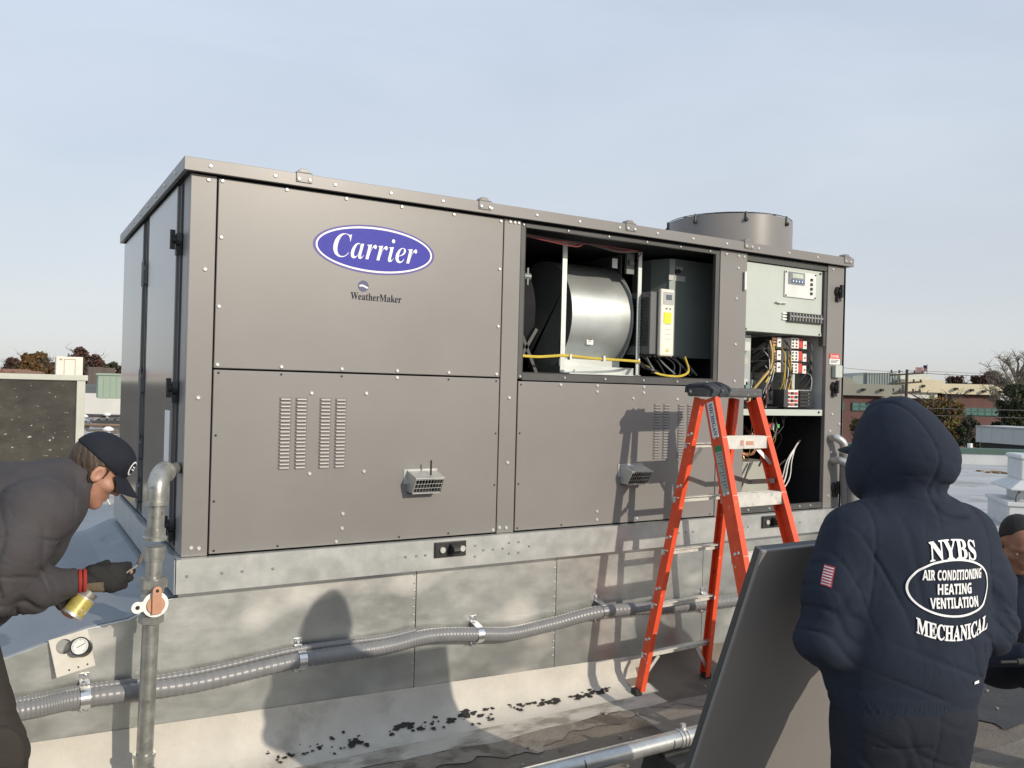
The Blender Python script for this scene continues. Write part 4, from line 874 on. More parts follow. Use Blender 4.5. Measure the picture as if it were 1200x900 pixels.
for x in (3.56, 3.64): wire([(x, 0.2, 0.93), (x+0.01, 0.19, 1.0), (x+0.06, 0.18, 1.12), (x+0.13, 0.2, 1.22)], 0.008, GASK, unit)
m = MB(); m.tube([(3.6, 0.6, 0.92), (3.6, 0.6, 1.3), (3.6, 0.6, 1.36)], [0.14, 0.14, 0.08], 20); m.build('compressor', DKINT, unit, smooth=True)

# ---------------- base rail under the unit with lifting brackets
m = MB(); zb, zt = 0.752, Z0-0.001
m.box(-0.03, UL-0.10, -0.045, -0.036, zb, zt); m.box(-0.03, UL-0.10, -0.036, 0.0, zt-0.006, zt); m.box(-0.03, UL-0.1, -0.036, -0.01, zb, zb+0.006)
m.box(UL-0.1, UL, -0.012, 0.0, zb+0.02, zt)
br = m.build('base_rail', GALV, unit)
m = MB(); m.box(-0.034, -0.026, -0.045, UD, zb, zt); m.box(-0.026, 0.0, 0.0, UD, zt-0.006, zt); m.build('base_rail', mat('galvanised shaded side', (0.42, 0.45, 0.46), 0.34, 0.5, 0.08, 5), unit)  # left rail in bluer, darker zinc: the shade of this end put into its colour
m = MB(); m.box(-0.026, UL, 0.0, UD, zb+0.002, zt-0.007); m.build('base_pan', GASK, unit)
s = MB()
for x in (0.02, 0.17, 0.26, 0.40, 1.07, 1.13, 1.18, 1.47, 1.52, 1.58, 1.64, 1.68, 1.74, 1.81, 2.9, 2.96, 3.02, 3.42, 3.46, 3.5, 4.0):
    for z in ((0.83,) if (int(x*100) % 3) else (0.80, 0.858)): s.screw((x, -0.045, z), (0,-1,0), 0.006, 0.004)
tag(s.build('rivet', mat('dull rivet', (0.3,0.3,0.29), 0.4, 0.5), br), kind='stuff')
for x in (1.32, 3.715):
    m = MB(); m.box(x-0.09, x+0.09, -0.058, -0.046, 0.812, 0.892)
    m.prism([(-0.058, 0.822), (-0.105, 0.835), (-0.115, 0.852), (-0.105, 0.87), (-0.058, 0.882)], 'x', x-0.008, x+0.030)
    k = m.build('lifting_bracket', BLACK, br, bevel=0.003)
    s = MB()
    for dx in (-0.05, 0.066): s.tube([(x+dx, -0.058, 0.852), (x+dx, -0.068, 0.852)], 0.016, 8)
    s.build('bolt', SCREWM, k, smooth=True)

# ================================================================== CURB UNDER THE UNIT
curb = thing('roof_curb', 'galvanised sheet metal curb under the air conditioner with a sloping left shoulder', 'roof curb', (0, 0, 0))
CY = 0.05
def zbm(x): return 0.258 - 0.028*x           # lower edge of the sheets
cuts = [(-0.80, 1.176), (1.180, 2.06), (2.063, 3.2), (3.203, UL)]
for i, (a, b) in enumerate(cuts):
    m = MB()
    if i == 0:
        poly = [(-0.80, zbm(-0.8)), (b, zbm(b)), (b, 0.856), (0.0, 0.856), (0.0, 0.822), (-0.05, 0.814), (-0.20, 0.745), (-0.37, 0.725), (-0.50, 0.688), (-0.80, 0.600)]
    else: poly = [(a, zbm(a)), (b, zbm(b)), (b, 0.856), (a, 0.856)]
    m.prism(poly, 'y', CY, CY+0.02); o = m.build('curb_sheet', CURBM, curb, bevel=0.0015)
    if i < 2:
        s = MB()
        for k in range(14): s.screw((b-0.008+random.uniform(-.003,.003), CY-0.001, 0.27+0.042*k), (0,-1,0), 0.004, 0.003)
        tag(s.build('rivet', GALV, o), kind='stuff')
m = MB(); m.box(0.004, UL, CY+0.021, UD, 0.02, 0.8565); m.build('curb_core', INTER, curb)
m = MB()    # shoulder: a membrane covered slope falling away to the left
pr_ = [(0.0, 0.826), (-0.05, 0.818), (-0.20, 0.749), (-0.37, 0.729), (-0.50, 0.692), (-1.6, 0.36), (-2.8, 0.006), (0.0, 0.006)]
m.prism(pr_, 'y', CY+0.021, UD+0.1)
MEMB = mat('shade blue membrane', (0.21, 0.235, 0.265), 0.6, 0, 0.14, 2.2, 0.12, 14, light=(0.30, 0.325, 0.35), light_at=0.56, light_scale=2.6, light_w=0.2, stretch=(1, 0.5, 1), dark=(0.14, 0.15, 0.165), dark_at=0.62, dark_scale=3.3, rvar=0.08)  # membrane darkened and blued: the slope's shade put into its colour
m.build('shoulder_slope', MEMB, curb)
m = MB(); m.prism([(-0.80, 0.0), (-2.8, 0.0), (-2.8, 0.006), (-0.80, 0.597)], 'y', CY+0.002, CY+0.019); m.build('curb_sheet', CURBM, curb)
# flashing: white coated skirt curving out on to the roof
m = MB(); xs = [-2.6+0.05*i for i in range(int((UL+2.62)/0.05)+1)]
prof = [(0.046, 1.0), (0.036, 0.62), (0.008, 0.36), (-0.035, 0.20), (-0.13, 0.055), (-0.27, 0.006)]
for x in xs:
    w = 0.02*math.sin(x*5.1)+0.012*math.sin(x*13+1)
    for k, (y, s_) in enumerate(prof): m.v.append((x, y-(w if k == 5 else 0), (zbm(x)+0.003)*s_ + 0.006*(k > 3)))
q = len(prof)
m.f += [(i*q+k, (i+1)*q+k, (i+1)*q+k+1, i*q+k+1) for i in range(len(xs)-1) for k in range(q-1)]; m.m += [2 if (k == 4 and xs[i] < 2.58) else 1 if xs[i] > 2.62+0.07*math.sin(k*2.1+1)+0.03*math.sin(i*3.7) else 0 for i in range(len(xs)-1) for k in range(q-1)]
fl = m.build('flashing_skirt', [FLASH, BROWN, mat('fading coating', (0.48, 0.45, 0.39), 0.85, 0, 0.12, 6, 0.35, 45, dark=(0.24, 0.215, 0.18), dark_at=0.46, dark_scale=3.6, dark_w=0.14, stretch=(0.8, 1.6, 1))], curb, smooth=True, auto=60, fix=False)
# black flakes where the coating has come off along the foot
m = MB()
def flake(cx, r, t):
    """irregular patch on the flashing; t: 0 on the upright part .. 1 on the roof"""
    n = 11; P = []
    for j in range(n):
        a = 2*math.pi*j/n; rr_ = r*random.uniform(0.45, 1.15); P.append((cx+rr_*1.25*math.cos(a), t+rr_*2.4*math.sin(a)))
    out = []
    for x, tt in P:
        tt = max(0.0, min(1.0, tt))*5; k = min(4, int(tt)); f = tt-k
        y = prof[k][0]*(1-f)+prof[k+1][0]*f; s_ = prof[k][1]*(1-f)+prof[k+1][1]*f
        out.append((x, y-0.004, (zbm(x)+0.003)*s_+0.006*(tt > 3.2)+0.0035))
    m.add(out, [tuple(range(n))])
for cx, r, t in [(0.80,.017,.66),(0.83,.03,.62),(0.72,.012,.5),(0.87,.012,.7),(1.06,.025,.52),(1.10,.03,.50),(1.13,.02,.55),(1.02,.012,.62),(1.15,.012,.5),(1.18,.02,.62),(1.28,.012,.46),(1.24,.016,.66),(1.36,.03,.58),(1.45,.034,.52),(1.46,.028,.46),(1.50,.02,.52),(1.53,.016,.6),(1.58,.018,.5),(1.62,.014,.5),(0.78,.01,.42),(0.65,.012,.6)]:
    flake(cx, r, t)
for k in range(60): 
    x = random.uniform(0.4, 1.6); flake(x, random.uniform(0.003, 0.010), random.gauss(0.62, 0.08))
for k in range(80):
    x = random.choice([random.uniform(1.72, 2.05), random.uniform(2.12, 2.42)]); flake(x, random.uniform(0.006, 0.017), random.gauss(0.58, 0.035))
tag(m.build('coating_flake', TAR, curb, fix=False), kind='stuff')
# ================================================================== CONDUIT ALONG THE CURB
cond = thing('flexible_conduit', 'grey flexible plastic conduit sagging across the galvanised curb', 'conduit', (0, -0.02, 0.47))
path = smoothpath([(-0.9,-0.016,0.43),(-0.557,-0.016,0.440),(-0.37,-0.016,0.452),(0.07,-0.016,0.443),(0.549,-0.016,0.480),(0.97,-0.016,0.482),(1.235,-0.016,0.505),(1.52,-0.016,0.478),(1.728,-0.016,0.456),(2.0,-0.016,0.475),(2.339,-0.016,0.505),(2.8,-0.016,0.480),(3.4,-0.016,0.456),(3.9,-0.016,0.46),(4.4,-0.016,0.48)], 60)
m = MB(); rs = [0.037+(0.0018 if (i//2) % 2 else 0.0) for i in range(len(path))]
m.tube(path, rs, 14); W(m.build('conduit_hose', GREYCOND, None, smooth=True, auto=80), cond)
path2 = [p+Vector((0, 0.022, 0.040+0.006*math.sin(p.x*3))) for p in path if -0.7 < p.x < 1.16]
m = MB(); m.tube(path2, [0.015+(0.0025 if i % 3 == 0 else 0) for i in range(len(path2))], 8); W(m.build('conduit_hose', GREYCOND, None, smooth=True, auto=80), cond)
for x in (-0.37, 0.553, 1.52, 2.35, 3.2):
    p = min(path, key=lambda q: abs(q.x-x)); m = MB()
    arc = [(p.x, p.y-0.042*math.cos(a), p.z+0.042*math.sin(a)) for a in [R(-75)+R(150)*j/12 for j in range(13)]]
    v = [(q[0]+dx, q[1], q[2]) for dx in (-0.019, 0.019) for q in arc]; m.add(v, [(j, j+1, 14+j, 13+j) for j in range(12)])
    m.box(p.x-0.019, p.x+0.019, CY-0.005, CY-0.001, p.z+0.04, p.z+0.085); m.box(p.x-0.019, p.x+0.019, CY-0.005, CY-0.001, p.z-0.08, p.z-0.04)
    m.bar((p.x, arc[-1][1], arc[-1][2]), (p.x, CY-0.003, p.z+0.054), 0.038, 0.003); m.bar((p.x, arc[0][1], arc[0][2]), (p.x, CY-0.003, p.z-0.054), 0.038, 0.003)
    m.screw((p.x, CY-0.005, p.z+0.07), (0,-1,0), 0.010); m.screw((p.x, CY-0.005, p.z-0.066), (0,-1,0), 0.012)
    W(m.build('conduit_clamp', SHINY, None, fix=False), cond)

# ================================================================== GAS PIPE AT THE LEFT CORNER
px_, py_ = -0.131, -0.18
pipe = thing('gas_pipe', 'upright galvanised gas pipe with elbow and shut-off valve at the air conditioner left corner', 'pipe', (px_, py_, 0))
def pt(z): return (px_ - 0.020*(1.32-z), py_, z*1.047+0.025)
def seg(name, z0, z1, r, mt=PIPEM, n=16, parent=pipe):
    m = MB(); m.tube([pt(z0), pt(z1)], r, n); return W(m.build(name, mt, None, smooth=True), parent)
seg('pipe_length', -0.023, 0.80, 0.0335)
m = MB()
for z0, z1, r in ((0.135,0.15,0.044),(0.15,0.19,0.040),(0.19,0.205,0.044)): m.tube([pt(z0), pt(z1)], r, 16)
W(m.build('pipe_coupling', PIPEM, None, smooth=True), pipe)
# valve: hexagonal ends, body, copper coloured handle with a white lock disc
m = MB()
for z0, z1, r, n in ((0.725,0.755,0.050,6),(0.755,0.765,0.043,16),(0.845,0.865,0.046,16),(0.865,0.900,0.058,6),(0.900,0.907,0.052,16)): m.tube([pt(z0), pt(z1)], r, n)
m.tube([pt(0.765), pt(0.80), pt(0.81), pt(0.845)], [0.040, 0.052, 0.052, 0.042], 16)
vb = W(m.build('valve_body', PIPEM, None, smooth=True), pipe)
c = Vector(pt(0.805)); d = Vector((0.12, -0.99, 0.05)).normalized(); sdv = Vector((1, 0.12, 0)).normalized(); u = Vector((0, 0, 1))
m = MB(); m.tube([c+d*0.05, c+d*0.056], 0.052, 24); ear = c-sdv*0.07-u*0.004
m.tube([ear+d*0.05, ear+d*0.056], 0.024, 16); m.bar(c-sdv*0.03+d*0.053, ear+d*0.053, 0.006, 0.040, up=u)
W(m.build('lock_disc', WHITE, None), vb)
m = MB(); m.disc(ear+d*0.0565, d, 0.009, 12); W(m.build('lock_hole', SEAM, None, fix=False), vb)
HAND = mat('copper coloured handle', (0.50, 0.27, 0.17), 0.45, 0.2, 0.12, 16)
m = MB(); m.tube([c+d*0.057, c+d*0.066], 0.036, 20); m.bar(c-u*0.035+d*0.072, c+u*0.06+d*0.072, 0.036, 0.012, up=d); m.tube([c+u*0.06+d*0.066, c+u*0.06+d*0.078], 0.018, 12)
W(m.build('valve_handle', HAND, None, smooth=True), vb)
m = MB(); m.bar(c-u*0.033-sdv*0.014+d*0.068, c+u*0.03-sdv*0.014+d*0.068, 0.006, 0.006, up=d); m.disc(c+u*0.06+d*0.0785, d, 0.007, 10); W(m.build('handle_slot', SEAM, None, fix=False), vb)
seg('pipe_length', 0.905, 1.0, 0.034)
m = MB()
for z0, z1, r in ((0.975,0.99,0.040),(0.985,1.015,0.043),(1.015,1.03,0.046)): m.tube([pt(z0), pt(z1)], r, 16)
m.tube([pt(1.0305), pt(1.031)], 0.034, 12)
W(m.build('union_nut', PIPEM, None, smooth=True), pipe)
# upper drop: open coupling, pipe, elbow and stub into the unit's end
m = MB(); m.tube([pt(1.055), pt(1.068), pt(1.072), pt(1.10)], [0.049, 0.049, 0.042, 0.042], 16); W(m.build('pipe_coupling', PIPEM, None, smooth=True), pipe)
seg('pipe_length', 1.07, 1.27, 0.035)
e0 = Vector(pt(1.245)); st = Vector((0.42, 0.907, 0.0)).normalized()
arc = [e0 + Vector((0,0,1))*0.075*math.sin(a) + st*0.075*(1-math.cos(a)) for a in [R(90)*j/8 for j in range(9)]]
m = MB(); m.tube([e0-Vector((0,0,0.04))]+arc+[arc[-1]+st*0.02], 0.041, 16)
m.tube([pt(1.195), pt(1.212)], 0.048, 16); m.tube([arc[-1]+st*0.012, arc[-1]+st*0.03], 0.047, 16)
W(m.build('elbow', PIPEM, None, smooth=True, auto=60), pipe)
m = MB(); m.tube([arc[-1], arc[-1]+st*0.24], 0.027, 14); W(m.build('pipe_length', PIPEM, None, smooth=True), pipe)

# ================================================================== GAUGE PLATE
gp = thing('gauge_plate', 'white square metal plate holding a round pressure gauge on the curb shoulder', 'gauge', (-0.42, 0.03, 0.64))
A, B_, C_, D_ = [Vector(p) for p in ((-0.509,0.040,0.702), (-0.372,0.040,0.731), (-0.323,0.004,0.597), (-0.477,0.004,0.547))]
ex = (B_-A).normalized(); ey = (A-D_); ey = (ey-ex*ey.dot(ex)).normalized(); en = ex.cross(ey).normalized(); en = en if en.y < 0 else -en
def gpt(u, v, h=0): return D_ + ex*u + ey*v + en*h
Wd, Hd = 0.148, 0.158; m = MB(); n = 24; hc = (0.05, 0.115); hr = 0.031
ring = [gpt(hc[0]+hr*math.cos(2*math.pi*j/n), hc[1]+hr*math.sin(2*math.pi*j/n), h) for h in (0.006, 0.0) for j in range(n)]
sq = []
for h in (0.006, 0.0):
    for j in range(n):
        a = 2*math.pi*j/n; ca, sa = math.cos(a), math.sin(a)
        ks = []
        if ca > 1e-6: ks.append((Wd-hc[0])/ca)
        if ca < -1e-6: ks.append(-hc[0]/ca)
        if sa > 1e-6: ks.append((Hd-hc[1])/sa)
        if sa < -1e-6: ks.append(-hc[1]/sa)
        k = min(ks); sq.append(gpt(hc[0]+k*ca, hc[1]+k*sa, h))
# true corners: move nearest perimeter point on to each corner
for h0 in (0, n):
    for cu, cv in ((0,0), (Wd,0), (Wd,Hd), (0,Hd)):
        q = gpt(cu, cv, 0.006 if h0 == 0 else 0.0); i = min(range(h0, h0+n), key=lambda i: (sq[i]-q).length); sq[i] = q
m.v = [tuple(v) for v in ring+sq]
for j in range(n):
    k = (j+1) % n
    m.f += [(j, k, 2*n+k, 2*n+j), (n+j, 3*n+j, 3*n+k, n+k), (j, n+j, n+k, k), (2*n+j, 2*n+k, 3*n+k, 3*n+j)]; m.m += [0]*4
W(m.build('plate', mat('dusty white plate', (0.60, 0.57, 0.50), 0.65, 0, 0.08, 20), None), gp)
gc = gpt(0.118, 0.085, 0.006)
gn = (en*0.92+Vector((-0.30, 0, 0.25))).normalized()
m = MB(); m.tube([gc, gc+gn*0.050], 0.037, 28); m.tube([gc+gn*0.044, gc+gn*0.053], 0.0385, 28); gb = W(m.build('gauge_case', BLACK, None, smooth=True), gp)
m = MB(); m.disc(gc+gn*0.0535, gn, 0.033, 28, 0)
gu = (Vector((0,0,1))-gn*gn.z).normalized(); gr = gu.cross(gn).normalized()
for i in range(25):
    a = R(225-270*i/24); q = gr*math.cos(a)+gu*math.sin(a); r0 = 0.023 if i % 4 == 0 else 0.026; m.bar(gc+gn*0.0545+q*r0, gc+gn*0.0545+q*0.030, 0.0012, 0.0006, up=gn, mi=1)
q = gr*0.85+gu*0.52; m.bar(gc+gn*0.0552-q*0.012, gc+gn*0.0552+q*0.024, 0.002, 0.0008, up=gn, mi=1)
W(m.build('gauge_dial', [WHITE, INK], None, fix=False), gp)
m = MB()
for uu in (0.05, 0.085, 0.12): m.disc(gpt(uu, 0.015, 0.0066), en, 0.004, 8)
W(m.build('screw_hole', SEAM, None, fix=False), gp)['kind'] = 'stuff'

# ================================================================== STEPLADDER
LX, LYC, LYAW, LH = 2.845, -0.5, 0.040, 1.825
lad = thing('stepladder', 'orange fibreglass stepladder with worn aluminium steps standing at the open bays', 'ladder', (LX, LYC, 0), LYAW)
def lrail(sd_, rear, z):
    s = z/LH
    if rear: x = 0.287+(0.152-0.287)*s; y = 0.40+(0.085-0.40)*s
    else: x = 0.285+(0.185-0.285)*s; y = -0.60+(-0.01+0.60)*s
    return Vector((sd_*x, y, z))
def channel(sd_, rear):
    """C-section rail, flanges turned inward"""
    a = lrail(sd_, rear, 0.045); b = lrail(sd_, rear, LH-0.05); d = (b-a).normalized()
    w = 0.082 if not rear else 0.055; fl_ = 0.036 if not rear else 0.030; t = 0.0045
    yv = Vector((0, 1, 0)); yv = (yv-d*yv.dot(d)).normalized(); xv = yv.cross(d).normalized(); xv = xv if xv.x*sd_ > 0 else -xv
    m = MB()
    def plank(c0, wy, wx):
        v = [e+c0+yv*sy*wy/2+xv*sx*wx/2 for e in (a, b) for sy, sx in ((-1,-1),(1,-1),(1,1),(-1,1))]
        m.add(v, [(0,1,2,3),(7,6,5,4),(0,4,5,1),(1,5,6,2),(2,6,7,3),(3,7,4,0)])
    plank(xv*0, w, t); plank(yv*(w/2-t/2)-xv*(fl_/2+t/2), t, fl_); plank(-yv*(w/2-t/2)-xv*(fl_/2+t/2), t, fl_)
    return m, a, xv, yv, d
for rear in (False, True):
    for s_ in (-1, 1):
        m, a, xv, yv, d = channel(s_, rear); rl = m.build('rear_rail' if rear else 'front_rail', ORANGE, lad)
        m = MB(); w = 0.066 if not rear else 0.048
        f = lrail(s_, rear, 0); m.box(f.x-0.026, f.x+0.026, f.y-w/2, f.y+w/2, 0.0, 0.055); m.build('foot_pad', RUBBER, rl, bevel=0.006)
        m = MB()
        for z in (0.35, 0.655, 0.96, 1.26, 1.56):
            p = lrail(s_, rear, z); m.screw(p+Vector((s_*0.003, 0.012, 0)), (s_, 0, 0), 0.008); m.screw(p+Vector((s_*0.003, -0.012, 0.01)), (s_, 0, 0), 0.008)
        tag(m.build('rivet', SCREWM, rl), kind='stuff')
        if not rear and s_ < 0:
            # white maker's label and green notice on the outer face of the rail, reading downwards
            c = lrail(s_, rear, 1.66)+xv*0.0035; m = MB()
            def L_(u, v, h=0.0): return c + d*u + yv*v + xv*h
            m.add([L_(-0.10,-0.024), L_(0.10,-0.024), L_(0.10,0.024), L_(-0.10,0.024)], [(0,1,2,3)], 0)
            vs, fs = text_geo('MICHIGAN', 0.18, 0.026, 'bold', 0.01)
            m.add([L_(-u_, -v_*1.0, 0.0008) for u_, v_ in vs], fs, 1)
            m.build('maker_label', [WHITE, mat('label ink blue', (0.04, 0.05, 0.20), 0.5)], rl, fix=False)
            c = lrail(s_, rear, 1.40)+xv*0.0035; m = MB()
            m.add([L_(-0.14,-0.025), L_(0.09,-0.025), L_(0.09,0.025), L_(-0.14,0.025)], [(0,1,2,3)], 0)
            m.add([L_(0.09,-0.025), L_(0.125,-0.025), L_(0.125,0.025), L_(0.09,0.025)], [(0,1,2,3)], 1)
            for i in range(12): m.add([L_(0.075-0.017*i,-0.020,0.0006), L_(0.081-0.017*i,-0.020,0.0006), L_(0.081-0.017*i,0.018-0.01*(i%3),0.0006), L_(0.075-0.017*i,0.018-0.01*(i%3),0.0006)], [(0,1,2,3)], 2)
            m.build('notice_label', [mat('notice grey', (0.36,0.38,0.35), 0.6), mat('notice green', (0.03,0.22,0.08), 0.6), mat('notice ink', (0.16,0.17,0.16), 0.6)], rl, fix=False)
# front steps: deep treads with folded front and back
for i, z in enumerate((0.347, 0.651, 0.955, 1.259, 1.563)):
    a, b = lrail(-1, False, z), lrail(1, False, z); m = MB()
    m.box(a.x+0.004, b.x-0.004, a.y-0.038, a.y+0.040, z, z+0.005); m.box(a.x+0.004, b.x-0.004, a.y-0.042, a.y-0.038, z-0.062, z+0.005); m.box(a.x+0.004, b.x-0.004, a.y+0.040, a.y+0.044, z-0.05, z+0.005)
    for k in range(6): m.box(a.x+0.01, b.x-0.01, a.y-0.033+0.012*k, a.y-0.029+0.012*k, z+0.005, z+0.0075)
    st_ = m.build('step', ALU, lad)
    for s_ in (-1, 1) if i in (0, 4) else ():
        m = MB(); p = lrail(s_, False, z-0.15); q = Vector(((a.x+0.10) if s_ < 0 else (b.x-0.10), a.y, z-0.045)); m.bar((p.x-s_*0.012, p.y, p.z), q, 0.022, 0.004, up=(0,1,0)); m.build('step_brace', ALU, st_)
    if i == 4:
        m = MB(); m.box(-0.055, -0.03, a.y-0.0435, a.y-0.0425, z-0.045, z-0.015); m.box(-0.01, 0.05, a.y-0.0435, a.y-0.0425, z-0.042, z-0.02); m.build('step_sticker', mat('faded red print', (0.5,0.25,0.18), 0.6), st_)
# rear horizontals: thin bars, the lowest with knee braces
for i, z in enumerate((0.250, 0.548, 0.870, 1.180, 1.495)):
    a, b = lrail(-1, True, z), lrail(1, True, z); m = MB()
    m.box(a.x-0.01, b.x+0.01, a.y+0.004, a.y+0.022, z-0.010, z+0.022); m.box(a.x-0.01, b.x+0.01, a.y-0.018, a.y+0.004, z+0.016, z+0.022)
    rb = m.build('rear_bar', ALU, lad)
    if i in (0, 4):
        for s_ in (-1, 1):
            m = MB(); p = lrail(s_, True, z-0.15); m.bar((p.x-s_*0.012, p.y, p.z), ((a.x if s_ < 0 else b.x)-s_*0.11, a.y, z-0.01), 0.022, 0.004, up=(0,1,0)); m.build('bar_brace', ALU, rb)
# spreaders
for s_ in (-1, 1):
    p, q = lrail(s_, False, 1.32), lrail(s_, True, 1.32); h = (p+q)/2+Vector((0, 0, -0.025)); m = MB()
    m.bar(p-Vector((s_*0.02,0,0)), h-Vector((s_*0.02,0,0)), 0.005, 0.028); m.bar(h-Vector((s_*0.026,0,0)), q-Vector((s_*0.026,0,0)), 0.005, 0.028); m.tube([h-Vector((s_*0.014,0,0)), h-Vector((s_*0.034,0,0))], 0.012, 8)
    m.build('spreader', mat('dull steel', (0.30,0.28,0.25), 0.45, 0.4, 0.2, 20), lad)
# top cap
m = MB(); m.box(-0.215, 0.215, -0.055, 0.125, LH-0.042, LH+0.012); cp_ = m.build('top_cap', CAPM, lad, bevel=0.012)
m = MB(); rs_ = random.Random(4)     # rag knotted over the cap's left end
for k in range(7):
    a0 = Vector((-0.21+0.02*k, -0.062+0.004*(k % 3), LH-0.042+0.010*rs_.random())); m.tube(smoothpath([a0, a0+Vector((0.012, -0.008, 0.035)), a0+Vector((0.004+0.012*rs_.uniform(-1,1), 0.02, 0.056)), a0+Vector((0.01+0.02*rs_.uniform(-1,1), 0.09, 0.060+0.010*rs_.random())), a0+Vector((0.0, 0.18, 0.056)), a0+Vector((0.0, 0.192, 0.02))], 3), 0.0105, 7)
m.build('tape_wrap', mat('dark rag', (0.05, 0.055, 0.065), 0.8, 0, 0.4, 30, 0.5, 90, light=(0.45,0.46,0.48), light_at=0.68, light_scale=40, light_w=0.05), cp_, smooth=True)
# ================================================================== PEOPLE (implicit surfaces, meshed with surface nets)
def sm(a, b, k):
    h = np.clip(0.5+0.5*(b-a)/k, 0, 1); return b*(1-h)+a*h-k*h*(1-h)
def smx(a, b, k): return -sm(-a, -b, k)
def cone(P, a, b, ra, rb, sq=None):
    a = np.asarray(a, float); b = np.asarray(b, float); d = b-a; t = np.clip(((P-a)@d)/(d@d), 0, 1)
    q = P-(a+t[:, None]*d)
    if sq is not None:                       # flatten across an axis: (axis, factor)
        ax, f = sq; ax = np.asarray(ax, float); ax = ax/np.linalg.norm(ax); c = q@ax; q = q+(c*(1/f-1))[:, None]*ax
        return (np.linalg.norm(q, axis=1)-(ra+(rb-ra)*t))*max(f, 0.6)
    return np.linalg.norm(q, axis=1)-(ra+(rb-ra)*t)
def ell(P, c, r, M=None):
    q = P-np.asarray(c, float)
    if M is not None: q = q@M            # columns of M are the ellipsoid's axes
    r = np.asarray(r, float); k0 = np.linalg.norm(q/r, axis=1); k1 = np.linalg.norm(q/(r*r), axis=1)+1e-9
    return k0*(k0-1)/k1
def chain(P, pts, rs, k=0.02, sq=None):
    d = None
    for i in range(len(pts)-1):
        e = cone(P, pts[i], pts[i+1], rs[i], rs[i+1], sq); d = e if d is None else sm(d, e, k)
    return d
def surface(f, lo, hi, h):
    lo = np.array(lo, float); K = 8; nb = np.ceil((np.array(hi)-lo)/(h*K)).astype(int); n = nb*K
    ii = np.stack(np.meshgrid(*[np.arange(q) for q in nb], indexing='ij'), -1).reshape(-1, 3)
    cv = f(lo+(ii*K+(K-1)/2)*h); act = np.abs(cv) < h*K*1.25
    D = np.repeat(np.repeat(np.repeat(np.where(cv > 0, 1.0, -1.0).reshape(nb).astype(np.float32), K, 0), K, 1), K, 2)
    loc = np.stack(np.meshgrid(*[np.arange(K)]*3, indexing='ij'), -1).reshape(-1, 3)
    A = ii[act]
    for s in range(0, len(A), 400):
        B = A[s:s+400]; G = (B[:, None, :]*K+loc[None]).reshape(-1, 3); D[G[:, 0], G[:, 1], G[:, 2]] = f(lo+G*h)
    S = D < 0; c = [S[a:n[0]-1+a, b:n[1]-1+b, d:n[2]-1+d] for a in (0, 1) for b in (0, 1) for d in (0, 1)]
    tot = sum(x.astype(np.int8) for x in c); cells = np.argwhere((tot > 0) & (tot < 8))
    idx = -np.ones(tuple(n-1), np.int32); idx[cells[:, 0], cells[:, 1], cells[:, 2]] = np.arange(len(cells))
    off = np.array([(a, b, d) for a in (0, 1) for b in (0, 1) for d in (0, 1)])
    V = np.stack([D[cells[:, 0]+o[0], cells[:, 1]+o[1], cells[:, 2]+o[2]] for o in off], 1)
    acc = np.zeros((len(cells), 3)); cnt = np.zeros(len(cells))
    for i in range(8):
        for j in range(i+1, 8):
            if np.abs(off[i]-off[j]).sum() != 1: continue
            m = (V[:, i] < 0) != (V[:, j] < 0); t = V[m, i]/(V[m, i]-V[m, j]); acc[m] += off[i]+(off[j]-off[i])*t[:, None]; cnt[m] += 1
    verts = lo+(cells+acc/np.maximum(cnt, 1)[:, None])*h; faces = []
    for ax in range(3):
        o = [0, 0, 0]; o[ax] = 1; s1 = tuple(slice(1, n[k]-1) for k in range(3)); s2 = tuple(slice(1+o[k], n[k]-1+o[k]) for k in range(3))
        a, b = S[s1], S[s2]; e = np.argwhere(a != b)+1; flip = S[e[:, 0], e[:, 1], e[:, 2]]
        u, v = [(1, 2), (2, 0), (0, 1)][ax]; q = []
        for du, dv in ((-1, -1), (0, -1), (0, 0), (-1, 0)):
            w = e.copy(); w[:, u] += du; w[:, v] += dv; q.append(idx[w[:, 0], w[:, 1], w[:, 2]])
        q = np.stack(q, 1); q[~flip] = q[~flip][:, ::-1]; faces.append(q)
    F = np.concatenate(faces); F = F[(F >= 0).all(1)]
    return verts, F
def sdf_obj(name, f, lo, hi, h, mats, parent, matf=None):
    v, F = surface(f, lo, hi, h); me = bpy.data.meshes.new(name)
    me.vertices.add(len(v)); me.vertices.foreach_set('co', v.ravel()); me.loops.add(F.size); me.loops.foreach_set('vertex_index', F.ravel().astype(np.int32))
    me.polygons.add(len(F)); me.polygons.foreach_set('loop_start', np.arange(0, F.size, 4, dtype=np.int32)); me.polygons.foreach_set('loop_total', np.full(len(F), 4, np.int32))
    for m in (mats if isinstance(mats, (list, tuple)) else [mats]): me.materials.append(m)
    if matf is not None: me.polygons.foreach_set('material_index', matf(v[F].mean(1)).astype(np.int32))
    me.update(); me.validate(); me.polygons.foreach_set('use_smooth', np.ones(len(me.polygons), bool))
    o = bpy.data.objects.new(name, me); col.objects.link(o); o.parent = parent; return o
